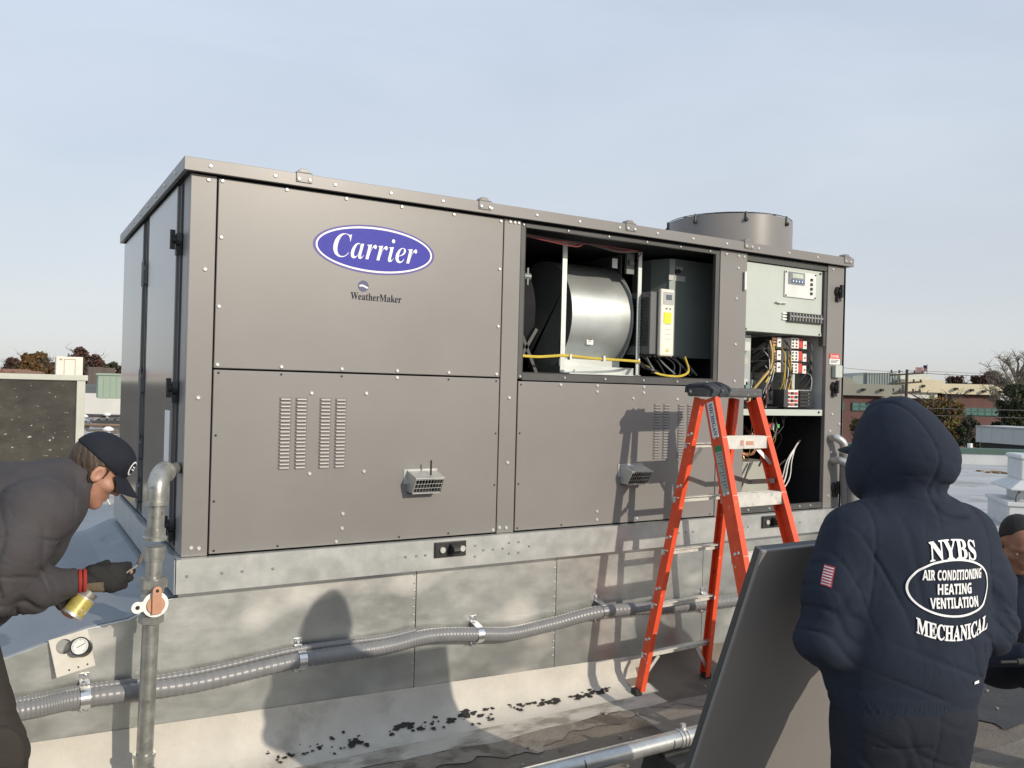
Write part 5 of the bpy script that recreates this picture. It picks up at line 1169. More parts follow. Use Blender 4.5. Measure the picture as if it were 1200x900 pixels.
def cloth(name, base, rough=0.85, bump=0.25, bs=350, var=0.14, crease=0.13):
    m = mat(name, base, rough, 0, var, 5, bump, bs, spec=0.25); p = m.node_tree.nodes['Principled BSDF']
    t = m.node_tree; n = t.nodes.new; l = t.links.new; old = p.inputs['Normal'].links[0].from_node
    c = n('ShaderNodeTexCoord'); w = n('ShaderNodeTexNoise'); w.inputs['Scale'].default_value = 4.2; w.inputs['Detail'].default_value = 2.0; w.inputs['Roughness'].default_value = 0.5; w.inputs['Distortion'].default_value = 1.3
    l(c.outputs['Object'], w.inputs['Vector']); a = n('ShaderNodeMath'); a.operation = 'SUBTRACT'; a.inputs[1].default_value = 0.5; l(w.outputs['Fac'], a.inputs[0])
    b = n('ShaderNodeMath'); b.operation = 'ABSOLUTE'; l(a.outputs[0], b.inputs[0]); q = n('ShaderNodeMath'); q.operation = 'POWER'; q.inputs[1].default_value = 0.6; l(b.outputs[0], q.inputs[0])
    u = n('ShaderNodeBump'); u.inputs['Strength'].default_value = crease; u.inputs['Distance'].default_value = 0.035; l(q.outputs[0], u.inputs['Height']); l(u.outputs['Normal'], old.inputs['Normal'])
    return m
def skin(name, base):
    m = mat(name, base, 0.5, 0, 0.10, 22, 0.12, 160, dark=tuple(x*q for x, q in zip(base, (0.72, 0.60, 0.55))), dark_at=0.58, dark_scale=28, dark_w=0.2, spec=0.4)
    p = m.node_tree.nodes['Principled BSDF']; p.inputs['Subsurface Weight'].default_value = 0.08; p.inputs['Subsurface Radius'].default_value = (0.012, 0.004, 0.002); return m
NAVY = cloth('navy fleece', (0.019, 0.025, 0.040), 0.9, 0.3, 420); NAVYT = cloth('navy twill trousers', (0.015, 0.018, 0.027), 0.8, 0.3, 500)
CHAR = cloth('charcoal work jacket', (0.058, 0.053, 0.055), 0.75, 0.2, 420, crease=0.22); DKBR = cloth('dark brown work trousers', (0.042, 0.036, 0.031), 0.85, 0.3, 300)
CAPC = cloth('navy cap cloth', (0.013, 0.015, 0.022), 0.8, 0.2, 500); GLOVE = cloth('black work glove', (0.020, 0.019, 0.018), 0.7, 0.3, 300); GLOVET = cloth('olive glove patch', (0.12, 0.095, 0.06), 0.8)
REDC = cloth('red glove cuff', (0.34, 0.04, 0.03), 0.8); SK1 = skin('tanned skin', (0.42, 0.225, 0.155)); SK2 = skin('brown skin', (0.27, 0.135, 0.088)); HAIR1 = mat('brown hair', (0.055, 0.034, 0.022), 0.55, 0, 0.5, 60, 0.5, 120, stretch=(1, 1, 0.25)); HAIR2 = mat('black cropped hair', (0.012, 0.011, 0.010), 0.8, 0, 0.4, 80, 0.6, 260)
EYEW = mat('eye white', (0.7, 0.68, 0.64), 0.2); LIP = mat('lip', (0.33, 0.12, 0.09), 0.45)
STITCH = cloth('dark stitched seam', (0.010, 0.012, 0.018), 0.9)

def head_f(P):
    """bare head; x right, y forward, z up, origin between the ears"""
    Q = P.copy(); Q[:, 0] = np.abs(Q[:, 0])
    d = ell(P, (0, -0.012, 0.045), (0.077, 0.098, 0.092)); d = sm(d, ell(P, (0, 0.028, -0.035), (0.060, 0.066, 0.075)), 0.03)
    d = sm(d, ell(P, (0, 0.068, -0.088), (0.026, 0.022, 0.020)), 0.025); d = sm(d, cone(Q, (0.046, 0.005, -0.055), (0.02, 0.068, -0.092), 0.018, 0.017), 0.025)
    d = sm(d, ell(Q, (0.045, 0.058, -0.012), (0.024, 0.024, 0.020)), 0.02); d = sm(d, cone(Q, (0, 0.084, 0.036), (0.045, 0.068, 0.036), 0.012, 0.010), 0.015)
    d = smx(d, -ell(Q, (0.032, 0.096, 0.014), (0.019, 0.016, 0.013)), 0.012); d = sm(d, ell(Q, (0.031, 0.074, 0.014), (0.013, 0.012, 0.011)), 0.004)
    d = sm(d, cone(P, (0, 0.082, 0.022), (0, 0.112, -0.020), 0.009, 0.0125), 0.012); d = sm(d, ell(Q, (0.012, 0.098, -0.024), (0.010, 0.012, 0.008)), 0.006)
    d = sm(d, cone(Q, (0, 0.095, -0.050), (0.022, 0.080, -0.052), 0.0065, 0.004), 0.008); d = sm(d, cone(Q, (0, 0.093, -0.062), (0.018, 0.080, -0.061), 0.0075, 0.004), 0.006)
    ear = ell(Q, (0.080, -0.006, 0.004), (0.010, 0.022, 0.033)); ear = smx(ear, -ell(Q, (0.090, -0.002, 0.006), (0.009, 0.013, 0.021)), 0.005); d = sm(d, ear, 0.006)
    d = sm(d, cone(P, (0, -0.028, -0.045), (0, -0.045, -0.19), 0.055, 0.060), 0.03)
    return d
def frame(fwd, upv):
    f = Vector(fwd).normalized(); u = Vector(upv); r = f.cross(u).normalized(); u = r.cross(f); return np.array([r, f, u]).T     # columns: right, forward, up
def hand_f(P, wrist, palm_dir, palm_n, curl, spread=0.0, s=1.0, thumb_side=1, thumb=(0.6, 0.4)):
    """palm and five unequal bent fingers; palm_n: way the palm faces"""
    d = np.array(Vector(palm_dir).normalized()); n = np.array(Vector(palm_n).normalized()); n = n-d*(n@d); n /= np.linalg.norm(n); t = np.cross(d, n)*thumb_side
    w = np.array(wrist, float); f = None
    pc = w+d*0.045*s
    f = cone(P, w+d*0.008*s, w+d*0.078*s, 0.030*s, 0.040*s, (n, 0.42))
    for i, (o, l, r) in enumerate(((0.030, 0.072, 0.0088), (0.010, 0.080, 0.0092), (-0.011, 0.074, 0.0088), (-0.030, 0.058, 0.0078))):
        c = curl[i]; p = w+d*0.080*s+t*o*s; a = 0; pts = [p]
        for k, fr in enumerate((0.45, 0.30, 0.25)):
            a += c*(0.9, 1.1, 0.8)[k]; p = p+(d*math.cos(a)+n*math.sin(a)+t*spread*o*8)*l*s*fr; pts.append(p)
        f = sm(f, chain(P, pts, [r*s*1.05, r*s, r*s*0.95, r*s*0.82], 0.004), 0.006)
    b = w+d*0.025*s+t*0.026*s; m1 = b+(t*0.75*thumb[0]+d*0.6+n*thumb[1]*0.6)*0.040*s; e = m1+(d*0.8+n*thumb[1]+t*0.25)*0.030*s
    return sm(f, chain(P, [b, m1, e], [0.014*s, 0.0112*s, 0.009*s], 0.006), 0.012)
def rootless(P, parts, k=0.02):
    d = parts[0]
    for p in parts[1:]: d = sm(d, p, k)
    return d
def folds(P, c, axis, amp, freq, rad, warp=7.0, ph=0.0):
    """meandering creases across an axis, with soft swellings between them, fading away from c"""
    q = P-np.asarray(c, float); r2 = (q*q).sum(1)/(rad*rad*1.7); out = np.zeros(len(P)); m = r2 < 6
    if not m.any(): return out
    q = q[m]; ax = np.asarray(axis, float); ax = ax/np.linalg.norm(ax); g = np.random.RandomState(int(abs(ph)*97+freq+abs(c[0])*1000) % 9973); f = 0
    for i in range(6):
        k = ax*g.uniform(0.55, 1.25)+g.normal(0, 0.28, 3); f = f+np.sin(q@k*freq*0.62+g.uniform(0, 6.28))*(1.0 if i < 3 else 0.6)
    f = f/2.2; out[m] = 1.7*amp*np.exp(-r2[m])*(0.55*f-0.95*np.exp(-(f/0.22)**2)+0.2); return out
def march(f, O, D, tmax=0.6):
    t = np.zeros(len(O))
    for _ in range(50): t = np.minimum(t+np.clip(f(O+D*t[:, None]), -0.02, 0.03)*0.8, tmax)
    return O+D*t[:, None]

# ---------------------------------------------------------------- 1. hooded worker seen from behind
HAZ = R(20.0)
man1 = thing('person', 'person in navy hooded sweatshirt with white lettering across the back, holding the loose panel', 'person', (1.484, -2.529, 0), -HAZ); man1.scale = (0.905,)*3; FOOT = 0.295
ELBL, ELBR = (-0.272, -0.015, 0.975), (0.272, -0.02, 1.0); HNL, HNR = (-0.115, 0.20, 0.93), (0.12, 0.20, 0.95)
HY = R(17.0)     # head turned to the left of the chest
hM = frame((-math.sin(HY), math.cos(HY), -0.10), (0, 0, 1)); hC = np.array((-0.01, 0.045, 1.52))
def body1(P):
    d = head_f((P-hC)@hM); A = []
    A.append(cone(P, (0, 0, 1.12), (0, -0.01, 1.30), 0.155, 0.13, ((0, 1, 0), 0.7))); A.append(cone(P, (0, 0, 0.86), (0, 0, 1.1), 0.15, 0.15, ((0, 1, 0), 0.7)))
    A.append(cone(P, (-0.15, 0, 1.28), (0.15, 0, 1.28), 0.07, 0.07)); A.append(cone(P, (0, -0.01, 1.30), (0, 0.02, 1.42), 0.075, 0.055))
    for s, e, hnd in ((-1, ELBL, HNL), (1, ELBR, HNR)):
        A.append(chain(P, [(0.19*s, 0, 1.27), e, (hnd[0], hnd[1], hnd[2])], [0.055, 0.045, 0.030])); A.append(chain(P, [(0.10*s, 0, 0.80), (0.11*s, 0.03, 0.26), (0.12*s, 0.0, -0.20)], [0.095, 0.06, 0.042])); A.append(cone(P, (0.12*s, -0.03, -0.25), (0.13*s, 0.13, -0.26), 0.04, 0.030))
    d = sm(d, rootless(P, A, 0.04), 0.03)
    for s, hnd in ((-1, HNL), (1, HNR)): d = sm(d, hand_f(P, hnd, (-s*0.75, 0.55, -0.1), (0, -1, 0), (0.25, 0.3, 0.35, 0.4), thumb_side=s), 0.01)
    return d
sdf_obj('body', body1, (-0.45, -0.25, -0.30), (0.45, 0.36, 1.68), 0.0065, SK2, man1)
def hoodie(P, fine=True):
    T = cone(P, (0, 0.0, 1.00), (0, -0.015, 1.20), 0.250, 0.228, ((0, 1, 0), 0.72)); T = sm(T, cone(P, (0, 0.01, 0.875), (0, 0.0, 1.02), 0.248, 0.254, ((0, 1, 0), 0.74)), 0.05)
    T = sm(T, cone(P, (-0.13, -0.015, 1.275), (0.13, -0.015, 1.275), 0.098, 0.098), 0.06); T = sm(T, ell(P, (0, -0.06, 1.22), (0.20, 0.105, 0.14)), 0.05)
    a = None
    for s, e, hnd in ((-1, ELBL, HNL), (1, ELBR, HNR)):
        sh = np.array((0.185*s, -0.01, 1.275)); e = np.array(e); q = chain(P, [sh, sh+(e-sh)*0.5+np.array((0.012*s, -0.005, 0)), e, (e+np.array(hnd))/2+np.array((0, -0.01, -0.012)), np.array(hnd)-np.array((0, 0.03, 0))], [0.100, 0.092, 0.080, 0.080, 0.055], 0.05)
        if fine:
            q = q-folds(P, e+np.array((0, 0, 0.03)), (0.45, 0.3, 1), 0.0052, 70, 0.12, 9, s)-folds(P, sh+(e-sh)*0.35, (0.9*s, 0, 1), 0.0030, 50, 0.13, 9, 2*s)
        a = q if a is None else np.minimum(a, q)
    d = sm(T, a, 0.028)
    if fine:
        d = d-folds(P, (0.05, -0.15, 0.87), (0.25, 0, 1), 0.0026, 52, 0.15, 5, 1.2)-folds(P, (-0.17, -0.13, 0.92), (-0.6, 0, 1), 0.0018, 50, 0.13, 6, 0.3)-folds(P, (-0.15, -0.13, 1.20), (1, 0, 0.35), 0.0028, 62, 0.12, 5, 0.8)-folds(P, (0.19, -0.10, 0.98), (0.5, 0, 1), 0.003, 80, 0.12, 7, 2.1)
        d = d+0.003*np.exp(-((np.abs(P[:, 0])-0.185-0.10*(1.30-P[:, 2]))/0.0045)**2)*(P[:, 2] > 1.08)*(P[:, 1] < 0.05)
    # gathered hem
    d = smx(d, 0.778-P[:, 2], 0.02)
    hem = cone(P, (0, 0.005, 0.785), (0, 0.005, 0.83), 0.226, 0.230, ((0, 1, 0), 0.77)); hem = smx(hem, 0.755-P[:, 2], 0.008); hem = hem-0.0016*np.sin(np.arctan2(P[:, 1], P[:, 0])*130)*(P[:, 2] < 0.825)
    d = sm(d, smx(hem, P[:, 2]-0.83, 0.01), 0.008)
    return d
def hood(P, fine=True):
    Q = (P-hC)@hM                          # head's own axes
    d = ell(Q, (0.0, -0.030, -0.010), (0.134, 0.168, 0.128)); d = sm(d, ell(Q, (0.0, -0.005, 0.085), (0.092, 0.118, 0.090)), 0.07); d = sm(d, ell(Q, (0, 0.055, -0.055), (0.112, 0.115, 0.105)), 0.05)
    d = sm(d, cone(Q, (0, 0.05, 0.150), (0, -0.03, 0.148), 0.022, 0.026), 0.05)
    neck = cone(P, (0, -0.045, 1.335), (-0.005, 0.0, 1.40), 0.112, 0.098); roll = cone(P, (-0.10, -0.055, 1.345), (0.10, -0.06, 1.35), 0.052, 0.05)
    d = sm(d, neck, 0.035); d = sm(d, roll, 0.03); d = sm(d, ell(P, (0.045, -0.105, 1.36), (0.09, 0.045, 0.028)), 0.018)
    if fine: d = d-folds(P, (0.03, -0.10, 1.40), (0.2, 0.2, 1), 0.0038, 80, 0.09, 9, 0.6)-folds(P, hC+np.array((0.07, -0.1, 0.02)), (1, 0, 1), 0.0012, 45, 0.12, 8, 1.9)-folds(P, hC+np.array((-0.10, -0.05, -0.03)), (0.5, 0.8, 0.6), 0.0012, 45, 0.12, 8, 0.2)
    # three-panel seams, sunk a little
    for sx, dp in ((-1, 0.0042), (1, 0.0022)): d = d+dp*np.exp(-((Q[:, 0]-sx*(0.052-0.03*np.clip(Q[:, 2], -0.1, 0.1)))/0.0036)**2)*(Q[:, 1] < 0.07)
    # open face
    d = smx(d, -ell(Q, (0, 0.17, 0.0), (0.095, 0.13, 0.125)), 0.02)
    return d
def hooded(P): return sm(hoodie(P), hood(P), 0.016)
sw = sdf_obj('sweatshirt', hooded, (-0.47, -0.30, 0.74), (0.48, 0.34, 1.72), 0.005, NAVY, man1)
def trousers1(P):
    d = cone(P, (0, 0.0, 0.80), (0, 0.005, 0.70), 0.205, 0.212, ((0, 1, 0), 0.74)); d = sm(d, ell(P, (0, -0.045, 0.745), (0.185, 0.125, 0.11)), 0.05)
    for s in (-1, 1):
        d = sm(d, chain(P, [(0.098*s, 0, 0.72), (0.108*s, 0.03, 0.26), (0.12*s, 0.0, -0.20)], [0.122, 0.092, 0.082], 0.05), 0.03)
    d = d-folds(P, (0, -0.1, 0.62), (0.3, 0, 1), 0.003, 45, 0.15, 9)-folds(P, (0.11, 0, 0.26), (0, 0, 1), 0.006, 50, 0.12, 8)-folds(P, (-0.11, 0, 0.26), (0, 0, 1), 0.006, 50, 0.12, 8, 2)-folds(P, (-0.09, -0.1, 0.62), (1, 0.2, 0.5), 0.002, 45, 0.12, 8, 2)
    d = d+0.004*np.exp(-((P[:, 0])/0.004)**2)*(P[:, 1] < 0)*(P[:, 2] > 0.56)
    d = d+0.0045*np.exp(-((P[:, 2]-0.685-0.12*(P[:, 0]+0.1))/0.0045)**2)*(np.abs(P[:, 0]+0.09) < 0.075)*(P[:, 1] < 0)
    d = smx(d, P[:, 2]-0.80, 0.01); return smx(d, -0.25-P[:, 2], 0.01)
tr1 = sdf_obj('trousers', trousers1, (-0.30, -0.24, -0.27), (0.30, 0.24, 0.84), 0.0065, NAVYT, man1)
def shoe_f(P, x, y, az=0.0, z0=0.0):
    P = P-np.array((0, 0, z0)); c, s = math.cos(az), math.sin(az); q = np.stack([(P[:, 0]-x)*c-(P[:, 1]-y)*s, (P[:, 0]-x)*s+(P[:, 1]-y)*c, P[:, 2]], 1)
    d = cone(q, (0, -0.05, 0.05), (0.0, 0.13, 0.04), 0.052, 0.050); d = sm(d, cone(q, (0, -0.04, 0.06), (0, -0.035, 0.14), 0.052, 0.055), 0.03); return smx(d, -q[:, 2]+0.002, 0.006)
BOOT = mat('dark leather boot', (0.03, 0.024, 0.018), 0.6, 0, 0.3, 20)
sdf_obj('boot', lambda P: shoe_f(P, -0.12, 0.02, 0, -FOOT), (-0.2, -0.1, -0.01-FOOT), (-0.04, 0.24, 0.2-FOOT), 0.006, BOOT, man1); sdf_obj('boot', lambda P: shoe_f(P, 0.12, 0.02, 0, -FOOT), (0.04, -0.1, -0.01-FOOT), (0.2, 0.24, 0.2-FOOT), 0.006, BOOT, man1)
def brim_mesh(M, C, y0=0.075, y1=0.165, z0=0.055, drop=0.03, w=0.078):
    m = MB(); nx, ny = 14, 7
    for t in (0.0, 0.004):
        for j in range(ny+1):
            for i in range(nx+1):
                u = -1+2*i/nx; v = j/ny; x = u*w*(1-0.10*v); yy = (y0-0.035*u*u)+(y1-y0)*v*math.sqrt(max(0.04, 1-0.80*u*u))+0.0; z = z0-drop*v-0.020*u*u-t
                m.v.append(tuple(np.array(C)+M@np.array((x, yy, z))))
    q = (nx+1)*(ny+1)
    for j in range(ny):
        for i in range(nx):
            a = j*(nx+1)+i; m.f += [(a, a+1, a+nx+2, a+nx+1), (q+a, q+a+nx+1, q+a+nx+2, q+a+1)]; m.m += [0, 0]
    for i in range(nx): a = ny*(nx+1)+i; m.f.append((a, a+1, q+a+1, q+a)); m.m.append(0); m.f.append((i, q+i, q+i+1, i+1)); m.m.append(0)
    for j in range(ny):
        for i in (0, nx): a = j*(nx+1)+i; m.f.append((a, a+nx+1, q+a+nx+1, q+a)); m.m.append(0)
    return m
def cap_f(P):
    d = ell(P, (0, -0.010, 0.055), (0.090, 0.110, 0.098)); d = sm(d, ell(P, (0, 0.04, 0.085), (0.07, 0.06, 0.055)), 0.03); cut = 0.045-P[:, 2]-0.16*P[:, 1]; return smx(d, cut, 0.004)
cp1 = sdf_obj('cap', lambda P: cap_f((P-hC)@hM), tuple(hC-0.17), tuple(hC+np.array((0.17, 0.17, 0.19))), 0.006, CAPC, man1)
brim_mesh(hM, hC, y1=0.215, z0=0.058).build('brim', CAPC, cp1, smooth=True)
# white print on the back, laid on the cloth
fp_ = lambda P: hooded(P)
bvh1 = BVHTree.FromPolygons([v.co for v in sw.data.vertices], [tuple(p.vertices) for p in sw.data.polygons])
def cast(O, D, off):
    out = []; last = None
    for o, d in zip(O, D):
        h = bvh1.ray_cast(Vector(o), Vector(d)); p = h[0] if h[0] is not None else (last if last is not None else Vector(o)); last = p; out.append(tuple(p-Vector(d)*off))
    return out
def lay(uv, zc, x0=0.025, off=0.0045, ydir=(0, 1, 0)):
    O = np.array([(x0+u, -0.45, zc+v) for u, v in uv]); D = np.tile(np.array(ydir, float), (len(O), 1)); return cast(O, D, off)
m = MB()
def printed(txt, w, h, zc, style='plain', offset=0.0, arch=0.0, shear=0.0):
    vs, fs = text_geo(txt, w, h, style, offset, 0.006); vs = [(u, v+arch*(1-(2*u/w)**2)*1.0) for u, v in vs]; m.add(lay(vs, zc), fs)
printed('NYBS', 0.160, 0.058, 1.262, 'bold', 0.012, 0.008); printed('AIR CONDITIONING', 0.205, 0.030, 1.197, 'sansbold', 0.012); printed('HEATING', 0.116, 0.031, 1.157, 'sansbold', 0.012); printed('VENTILATION', 0.165, 0.031, 1.118, 'sansbold', 0.012); printed('MECHANICAL', 0.245, 0.046, 1.056, 'bold', 0.02, -0.024)
n = 72; ea, eb = 0.146, 0.083; vv = [(p*math.cos(2*math.pi*j/n), q*math.sin(2*math.pi*j/n)) for p, q in ((ea, eb), (ea-0.006, eb-0.006)) for j in range(n)]
m.add(lay(vv, 1.160), [(j, (j+1) % n, n+(j+1) % n, n+j) for j in range(n)])
m.build('back_print', PRINT, sw, fix=False)
m = MB()                                  # flag patch on the left sleeve
pc = np.array((-0.45, -0.16, 1.175)); dr = np.array((0.83, 0.50, 0.0)); dr /= np.linalg.norm(dr); lu = np.array((0.50, -0.83, 0.0))*0.97+np.array((0,0,-0.12)); lu = lu/np.linalg.norm(lu)
def patch(us, vs_, mi, off):
    k = 5; O = []; 
    for v in np.linspace(vs_[0], vs_[1], 3):
        for u_ in np.linspace(us[0], us[1], k): O.append(pc-dr*0.1+lu*u_+np.array((0, 0, 1))*v)
    Q = cast(np.array(O), np.tile(dr, (len(O), 1)), off); m.add(Q, [(j*k+i, j*k+i+1, (j+1)*k+i+1, (j+1)*k+i) for j in range(2) for i in range(k-1)], mi)
patch((-0.017, 0.017), (-0.029, 0.029), 0, 0.003)
for i in range(7): patch((-0.0145, 0.0145), (0.0255-0.0078*i-0.0036, 0.0255-0.0078*i), 1, 0.0042)
m.build('sleeve_patch', [mat('patch red', (0.42,0.05,0.06), 0.8), mat('patch white', (0.60,0.56,0.58), 0.8), mat('patch blue', (0.05,0.05,0.14), 0.8)], sw, fix=False)
m = MB(); q = lay([(0.10+u, v) for u in (-0.012, 0.012) for v in (-0.004, 0.004)], 0.875); m.add(q, [(0,1,3,2)]); m.build('hem_tag', PRINT, sw, fix=False)
for ch in man1.children: ch.location.z += FOOT

# ---------------------------------------------------------------- loose panel he holds
pn = thing('loose_panel', 'taupe metal access panel taken off the unit, leaning against the hooded worker', 'panel', (1.158, -1.80, 0))
pn.rotation_euler = (R(19.9), 0, 0)
m = MB(); PW, PH = 0.93, 1.455
m.box(0, PW, -0.013, 0.0, 0, PH); m.build('sheet', PAINT2, pn, bevel=0.004)
m = MB(); m.box(0.002, PW-0.002, 0.0005, 0.020, 0.002, 0.02); m.box(0.002, PW-0.002, 0.0005, 0.020, PH-0.02, PH-0.002); m.box(0.002, 0.02, 0.0005, 0.020, 0.02, PH-0.02); m.box(PW-0.02, PW-0.002, 0.0005, 0.02, 0.02, PH-0.02); m.build('return_flange', GASK, pn)
m = MB(); m.box(0.055, 0.085, -0.0145, -0.0135, 0.47, 0.54); m.build('sticker', WHITE, pn)

# ---------------------------------------------------------------- 2. stooping man with cap at the gas pipe
M2 = Vector((-0.95, -0.75, LIFT))
man2 = thing('person', 'person in charcoal jacket and navy cap stooping to brush sealant beside the gas pipe', 'person', M2)
def w2(p): return np.array(p, float)-np.array((M2.x, M2.y, 0))
hM2 = frame((math.cos(R(36)), 0.10, -math.sin(R(36))), (math.sin(R(36)), 0, math.cos(R(36)))); hC2 = w2((-0.418, -0.74, 1.372)); HS = 0.93
SHR, ELR, WRR = w2((-0.60, -0.95, 1.26)), w2((-0.725, -1.01, 1.065)), w2((-0.475, -0.86, 1.022))
SHL, ELL, WRL = w2((-0.56, -0.56, 1.26)), w2((-0.68, -0.52, 1.03)), w2((-0.545, -0.815, 0.985))
NECK, CHEST, HIP = w2((-0.515, -0.745, 1.335)), w2((-0.70, -0.75, 1.235)), w2((-0.84, -0.75, 0.93))
def glove2(P): return hand_f(P, WRR+np.array((0.02, 0, 0.004)), (1, 0.05, 0.02), (0.05, 1, -0.15), (0.38, 0.34, 0.36, 0.42), s=1.12, thumb_side=1, thumb=(0.25, 0.8))
def bare2(P): return hand_f(P, WRL+np.array((0.005, 0, 0)), (0.62, -0.2, -0.75), (0.72, -0.25, 0.45), (0.85, 0.9, 0.92, 0.9), s=0.95, thumb_side=-1, thumb=(0.3, 1.0))
def body2(P):
    d = head_f((P-hC2)@hM2/HS)*HS
    A = [cone(P, HIP, CHEST, 0.12, 0.13), cone(P, CHEST, NECK, 0.12, 0.055), cone(P, NECK, hC2-np.array((0.05, 0, 0.03)), 0.055, 0.054), cone(P, SHR, SHL, 0.055, 0.055)]
    for s, e, w in ((SHR, ELR, WRR), (SHL, ELL, WRL)): A.append(chain(P, [s, e, w], [0.05, 0.042, 0.028]))
    for s in (-1, 1):
        kn = w2((-0.688 if s < 0 else -0.84, -0.75+0.13*s, 0.50)); an = w2((-0.70 if s < 0 else -0.92, -0.75+0.14*s, 0.09-LIFT)); A.append(chain(P, [HIP+np.array((0, 0.10*s, -0.04)), kn, an], [0.09, 0.06, 0.042])); A.append(cone(P, an-np.array((0.04, 0, 0.045)), an+np.array((0.13, 0, -0.055)), 0.04, 0.034))
    d = sm(d, rootless(P, A, 0.03), 0.02)
    d = sm(d, glove2(P), 0.008); return sm(d, bare2(P), 0.008)
lo2, hi2 = w2((-1.32, -1.14, -LIFT)), w2((-0.24, -0.40, 1.56))
STUB = skin('stubbled skin', (0.37, 0.185, 0.125))
def jaw(c):
    q = (c-hC2)@hM2/HS; return (q[:, 1] > 0.0) & (q[:, 2] < -0.018-0.03*np.sin(np.clip(q[:, 1]*18, 0, 3))*0.4+0.004*np.sin(q[:, 0]*300)*np.sin(q[:, 1]*280)) & (q[:, 2] > -0.12)
sdf_obj('body', body2, lo2, hi2, 0.0045, [SK1, STUB], man2, jaw)
# glove: the same hand a little thicker
gl = sdf_obj('glove', lambda P: smx(glove2(P)-0.0032-folds(P, WRR+np.array((0.07,0,0)), (1,0,0.3), 0.0015, 160, 0.05, 30), np.linalg.norm(P-(WRR+np.array((0.192, 0.02, 0.010))), axis=1)*-1+0.024, 0.002), WRR+np.array((-0.05, -0.08, -0.10)), WRR+np.array((0.24, 0.10, 0.08)), 0.003, [GLOVE, GLOVET], man2, lambda c: ((c[:, 0] < WRR[0]+0.085) & (c[:, 0] > WRR[0]+0.03) & (c[:, 2] < WRR[2]-0.002) & (c[:, 1] < WRR[1]+0.01)))
m = MB(); 
for k, (a, r) in enumerate(((0.012, 0.036), (0.026, 0.037))): m.tube([tuple(WRR+np.array((a, 0.030*math.cos(t)*r/0.036, 0.004+0.034*math.sin(t)*r/0.036))) for t in [2*math.pi*j/20 for j in range(21)]], 0.0065, 8)
m.build('glove_cuff', REDC, man2, smooth=True)
sdf_obj('glove', lambda P: smx(bare2(P)-0.003, ((P-WRL)@np.array((0.62, -0.2, -0.75)))-0.062, 0.003), WRL-np.array((0.07, 0.10, 0.10)), WRL+np.array((0.12, 0.09, 0.08)), 0.0035, GLOVE, man2)
def jacket2(P):
    d = cone(P, w2((-0.86, -0.75, 1.02)), CHEST+np.array((0.0, 0, 0.0)), 0.185, 0.185, ((0.35, 0, -0.94), 0.86)); d = sm(d, cone(P, CHEST, w2((-0.56, -0.75, 1.305)), 0.19, 0.115), 0.06); d = sm(d, cone(P, SHR+np.array((0.02, 0.05, 0.01)), SHL+np.array((0.02, -0.05, 0.01)), 0.11, 0.11), 0.06)
    d = sm(d, ell(P, w2((-0.66, -0.75, 1.15)), (0.16, 0.18, 0.13)), 0.06); d = sm(d, ell(P, w2((-0.80, -0.75, 0.98)), (0.175, 0.19, 0.13)), 0.06)
    colr = cone(P, w2((-0.52, -0.745, 1.335)), w2((-0.475, -0.74, 1.352)), 0.088, 0.078); colr = np.maximum(colr, -(cone(P, w2((-0.52, -0.745, 1.33)), w2((-0.42, -0.735, 1.365)), 0.066, 0.066))); 
    d = sm(d, colr, 0.018)
    d = d-folds(P, w2((-0.62, -0.9, 1.15)), (0.8, 0, -0.5), 0.007, 48, 0.14, 7, 0.4)-folds(P, w2((-0.75, -0.93, 1.3)), (0.3, 0, 1), 0.005, 42, 0.16, 7, 1.7)-folds(P, w2((-0.55, -0.86, 1.25)), (1, 0, 0.2), 0.004, 60, 0.10, 8, 1.0)
    a = chain(P, [SHR+np.array((-0.01, 0.01, 0.0)), (SHR+ELR)/2+np.array((-0.005, -0.005, 0)), ELR, (ELR+WRR)/2+np.array((0, 0, -0.012)), WRR+np.array((-0.012, 0, 0))], [0.112, 0.096, 0.080, 0.070, 0.048], 0.05)
    a = a-folds(P, ELR+np.array((0.05, 0, 0.02)), (0.9, 0, 0.5), 0.009, 66, 0.12, 9, 0.2)-folds(P, (SHR+ELR)/2, (0.2, 0, 1), 0.0055, 52, 0.12, 8, 1)-folds(P, (ELR+WRR)/2+np.array((0.03,0,0)), (1, 0, 0.35), 0.005, 78, 0.09, 9, 2)
    a = smx(a, (P-WRR)@np.array((1.0, 0.0, 0.0))-0.006, 0.006)
    b = chain(P, [SHL, ELL, WRL], [0.105, 0.088, 0.052], 0.04); b = smx(b, (P-WRL)@np.array((0.62, -0.2, -0.75))-0.0, 0.006)
    d = sm(d, a, 0.016); d = sm(d, b, 0.02)
    return smx(d, (P-w2((-0.84, -0.75, 0.93)))@np.array((-0.35, 0, -0.93))-0.05, 0.02)
jk = sdf_obj('jacket', jacket2, w2((-1.30, -1.16, 0.82)), w2((-0.36, -0.38, 1.47)), 0.005, CHAR, man2)
def trousers2(P):
    d = ell(P, HIP+np.array((-0.01, 0, -0.02)), (0.15, 0.185, 0.16)); 
    for s in (-1, 1):
        kn = w2((-0.688 if s < 0 else -0.84, -0.75+0.13*s, 0.50)); an = w2((-0.70 if s < 0 else -0.92, -0.75+0.14*s, 0.07-LIFT)); q = chain(P, [HIP+np.array((0.02, 0.09*s, -0.03)), kn, an], [0.118, 0.088, 0.078], 0.05)
        q = q-folds(P, kn, (0.2, 0, 1), 0.006, 55, 0.14, 8, s)-folds(P, (kn+an)/2, (0.1, 0, 1), 0.007, 42, 0.16, 7, 2+s); d = sm(d, q, 0.03)
        d = sm(d, ell(P, kn+np.array((0.01, 0.078*s, 0.02)), (0.07, 0.022, 0.10)), 0.008)
    return smx(d, 0.03-LIFT-P[:, 2], 0.01)
